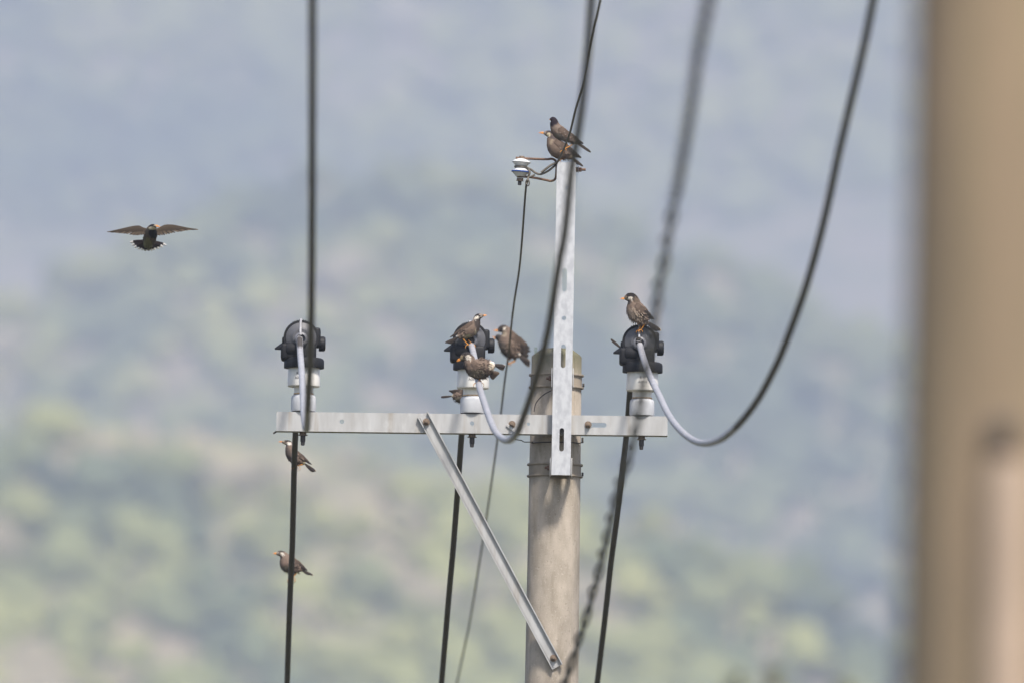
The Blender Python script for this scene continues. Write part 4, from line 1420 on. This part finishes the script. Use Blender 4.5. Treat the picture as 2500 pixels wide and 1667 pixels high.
b = Bird('black-headed bird looking away, higher one of the upper pair on the thin wire', (1220, 260), 7.84, (1205, 845), y11,
         [(962, 250, 16), (985, 250, 42), (1015, 258, 62), (1035, 290, 76), (1050, 350, 88), (1085, 430, 115), (1140, 495, 130), (1215, 545, 118), (1290, 590, 98), (1370, 635, 72), (1430, 675, 48), (1480, 705, 28)],
         G, patches=[ell(1020, 275, 100, 125, (.022, .016, .022), 0, .4), ell(958, 282, 18, 28, (.5, .42, .3)), ell(1180, 470, 170, 70, (.20, .155, .125), 32), ell(1180, 610, 160, 60, (.17, .145, .12), 30)],
         ruffle=.5, seed=21)
b.body(nfeath=380)
b.beak((968, 248), (950, 244), 18, dep=3, dtip=9)
b.eyes(985, 262, 9, sides=(1,))
b.wing((1130, 430), (1600, 720), 170)
b.tail((1420, 665), (1745, 880), (1640, 800), 55, white=False)
b.leg((1390, 740), (1240, 815), -3, 3, dfoot=-2)
b.leg((1300, 720), (1195, 850), 3, 3, dfoot=2)

# 12 flying bird
b = Bird('bird in flight with spread wings and fanned white-tipped tail', (240, 520), 9.046, (1130, 620), .8,
         [(1285, 326, 20, -46), (1262, 326, 38, -44), (1230, 338, 58, -39), (1205, 358, 88, -32), (1188, 395, 118, -23), (1170, 445, 140, -9), (1150, 500, 146, 6), (1125, 560, 138, 20), (1105, 620, 110, 33), (1092, 680, 78, 45), (1086, 720, 40, 53)],
         None, latf=1.0, base=(.14, .11, .08),
         patches=[ell(1210, 470, 95, 95, (.022, .021, .023)), ell(1190, 320, 70, 40, DK), ell(1195, 375, 80, 32, (.66, .58, .42), 5, .4), ell(1270, 322, 38, 20, (.5, .42, .32)), ell(1075, 690, 110, 130, (.22, .21, .12))],
         ruffle=.5, seed=22)
b.body(lateral=Vector((1, 0, 0)), nfeath=300)
b.beak((1290, 328), (1378, 352), 24, dep=-46, dtip=-2)
b.eyes(1255, 330, 11, sides=(-1,), dep=-40)
LW = [(1150, 375), (1040, 345), (970, 318), (900, 285), (780, 290), (600, 325), (400, 370), (190, 414)]
LT = [(1080, 500), (1030, 488), (960, 490), (880, 497), (790, 494), (690, 478), (560, 452), (420, 440), (200, 419)]
RW = [(1230, 385), (1320, 345), (1390, 305), (1480, 266), (1640, 262), (1800, 290), (1980, 325), (2200, 358)]
RT_ = [(1260, 495), (1300, 492), (1345, 505), (1430, 498), (1560, 468), (1700, 432), (1850, 405), (2000, 376), (2195, 364)]
for lead, trail, sg in ((LW, LT, -1), (RW, RT_, 1)):
    mbw = MB()
    Lc, Tc = catmull(lead, 40), catmull(trail, 40)
    ub, uc = (.060, .045, .032), (.080, .060, .043)
    vs, cs, fs = [], [], []
    for i in range(40):
        f = i / 39
        for j in range(4):
            q = Lc[i] * (1 - .66 * j / 3) + Tc[i] * (.66 * j / 3)
            thick = 1.5 * (1 - f) * math.sin((j + .3) / 3.6 * math.pi)
            vs.append(b.P(q[0], q[1], -12 * (1 - f) + 6 * f - thick))
            cs.append(tuple(uc[k] * (1 - j / 3) + ub[k] * (j / 3) for k in range(3)))
    for i in range(39):
        for j in range(3):
            v0 = i * 4 + j
            fs.append((v0, v0 + 1, v0 + 5, v0 + 4))
    mbw.add(vs, fs, cs)
    for k in range(19):
        f = k / 18
        i0, i1 = int(f * 36), int(min(39, f * 39 + 1))
        i0 = int(max(0, i0 - 3 * f * 3))
        q0 = Lc[i0] * .62 + Tc[i0] * .38
        q1 = Tc[i1] + (Tc[i1] - q0) * (.03 + .02 * (k % 2))
        L_ = math.hypot(*(q1 - q0))
        kk = (.55 if k % 2 else 1.5) * b.rng.uniform(.9, 1.1)
        feather(mbw, b.P(q0[0], q0[1], -12 * (1 - f) + 6 * f - 1.9 * (1 - f) - .4 + .5 * (k % 2)), b.P(q1[0], q1[1], -12 * (1 - f) + 6 * f - 2.2 * (1 - f) - .4 + .5 * (k % 2)),
                (50 - 18 * f) / b.sc * b.u, Vector((0, -1, .15)), tuple(q * kk * .8 for q in ub), tuple(q * kk * 1.5 for q in ub))
    mbw.build('wing', M_bird, b.t, smooth=0)
tl = MB()
tips = [(690, 604), (730, 668), (785, 718), (866, 758), (945, 783), (1020, 798), (1100, 800), (1175, 795), (1250, 775), (1335, 745), (1418, 706), (1492, 664)]
for k, (x, y) in enumerate(tips):
    feather(tl, b.P(1088, 575, 42 + .5 * (k % 2)), b.P(x, y, 56 + .6 * (k % 2)), 76 / b.sc * b.u, Vector((0, -1, -.3)), (.040, .028, .028), (.030, .022, .024), tip_at=.82, tip=(.88, .85, .84) if k not in (5, 6) else (.3, .27, .24))
tl.build('tail', M_bird, b.t, smooth=0)
for x, y in ((1050, 600), (1210, 610)):
    lg = MB()
    lg.col = (.5, .2, .04)
    lg.tube([b.P(x, y - 10, 16), b.P(x + 5, y + 18, 16), b.P(x + 12, y + 42, 18)], [2.4 * b.u, 2.2 * b.u, 1.2 * b.u], 8)
    lg.build('leg', M_leg, b.t)
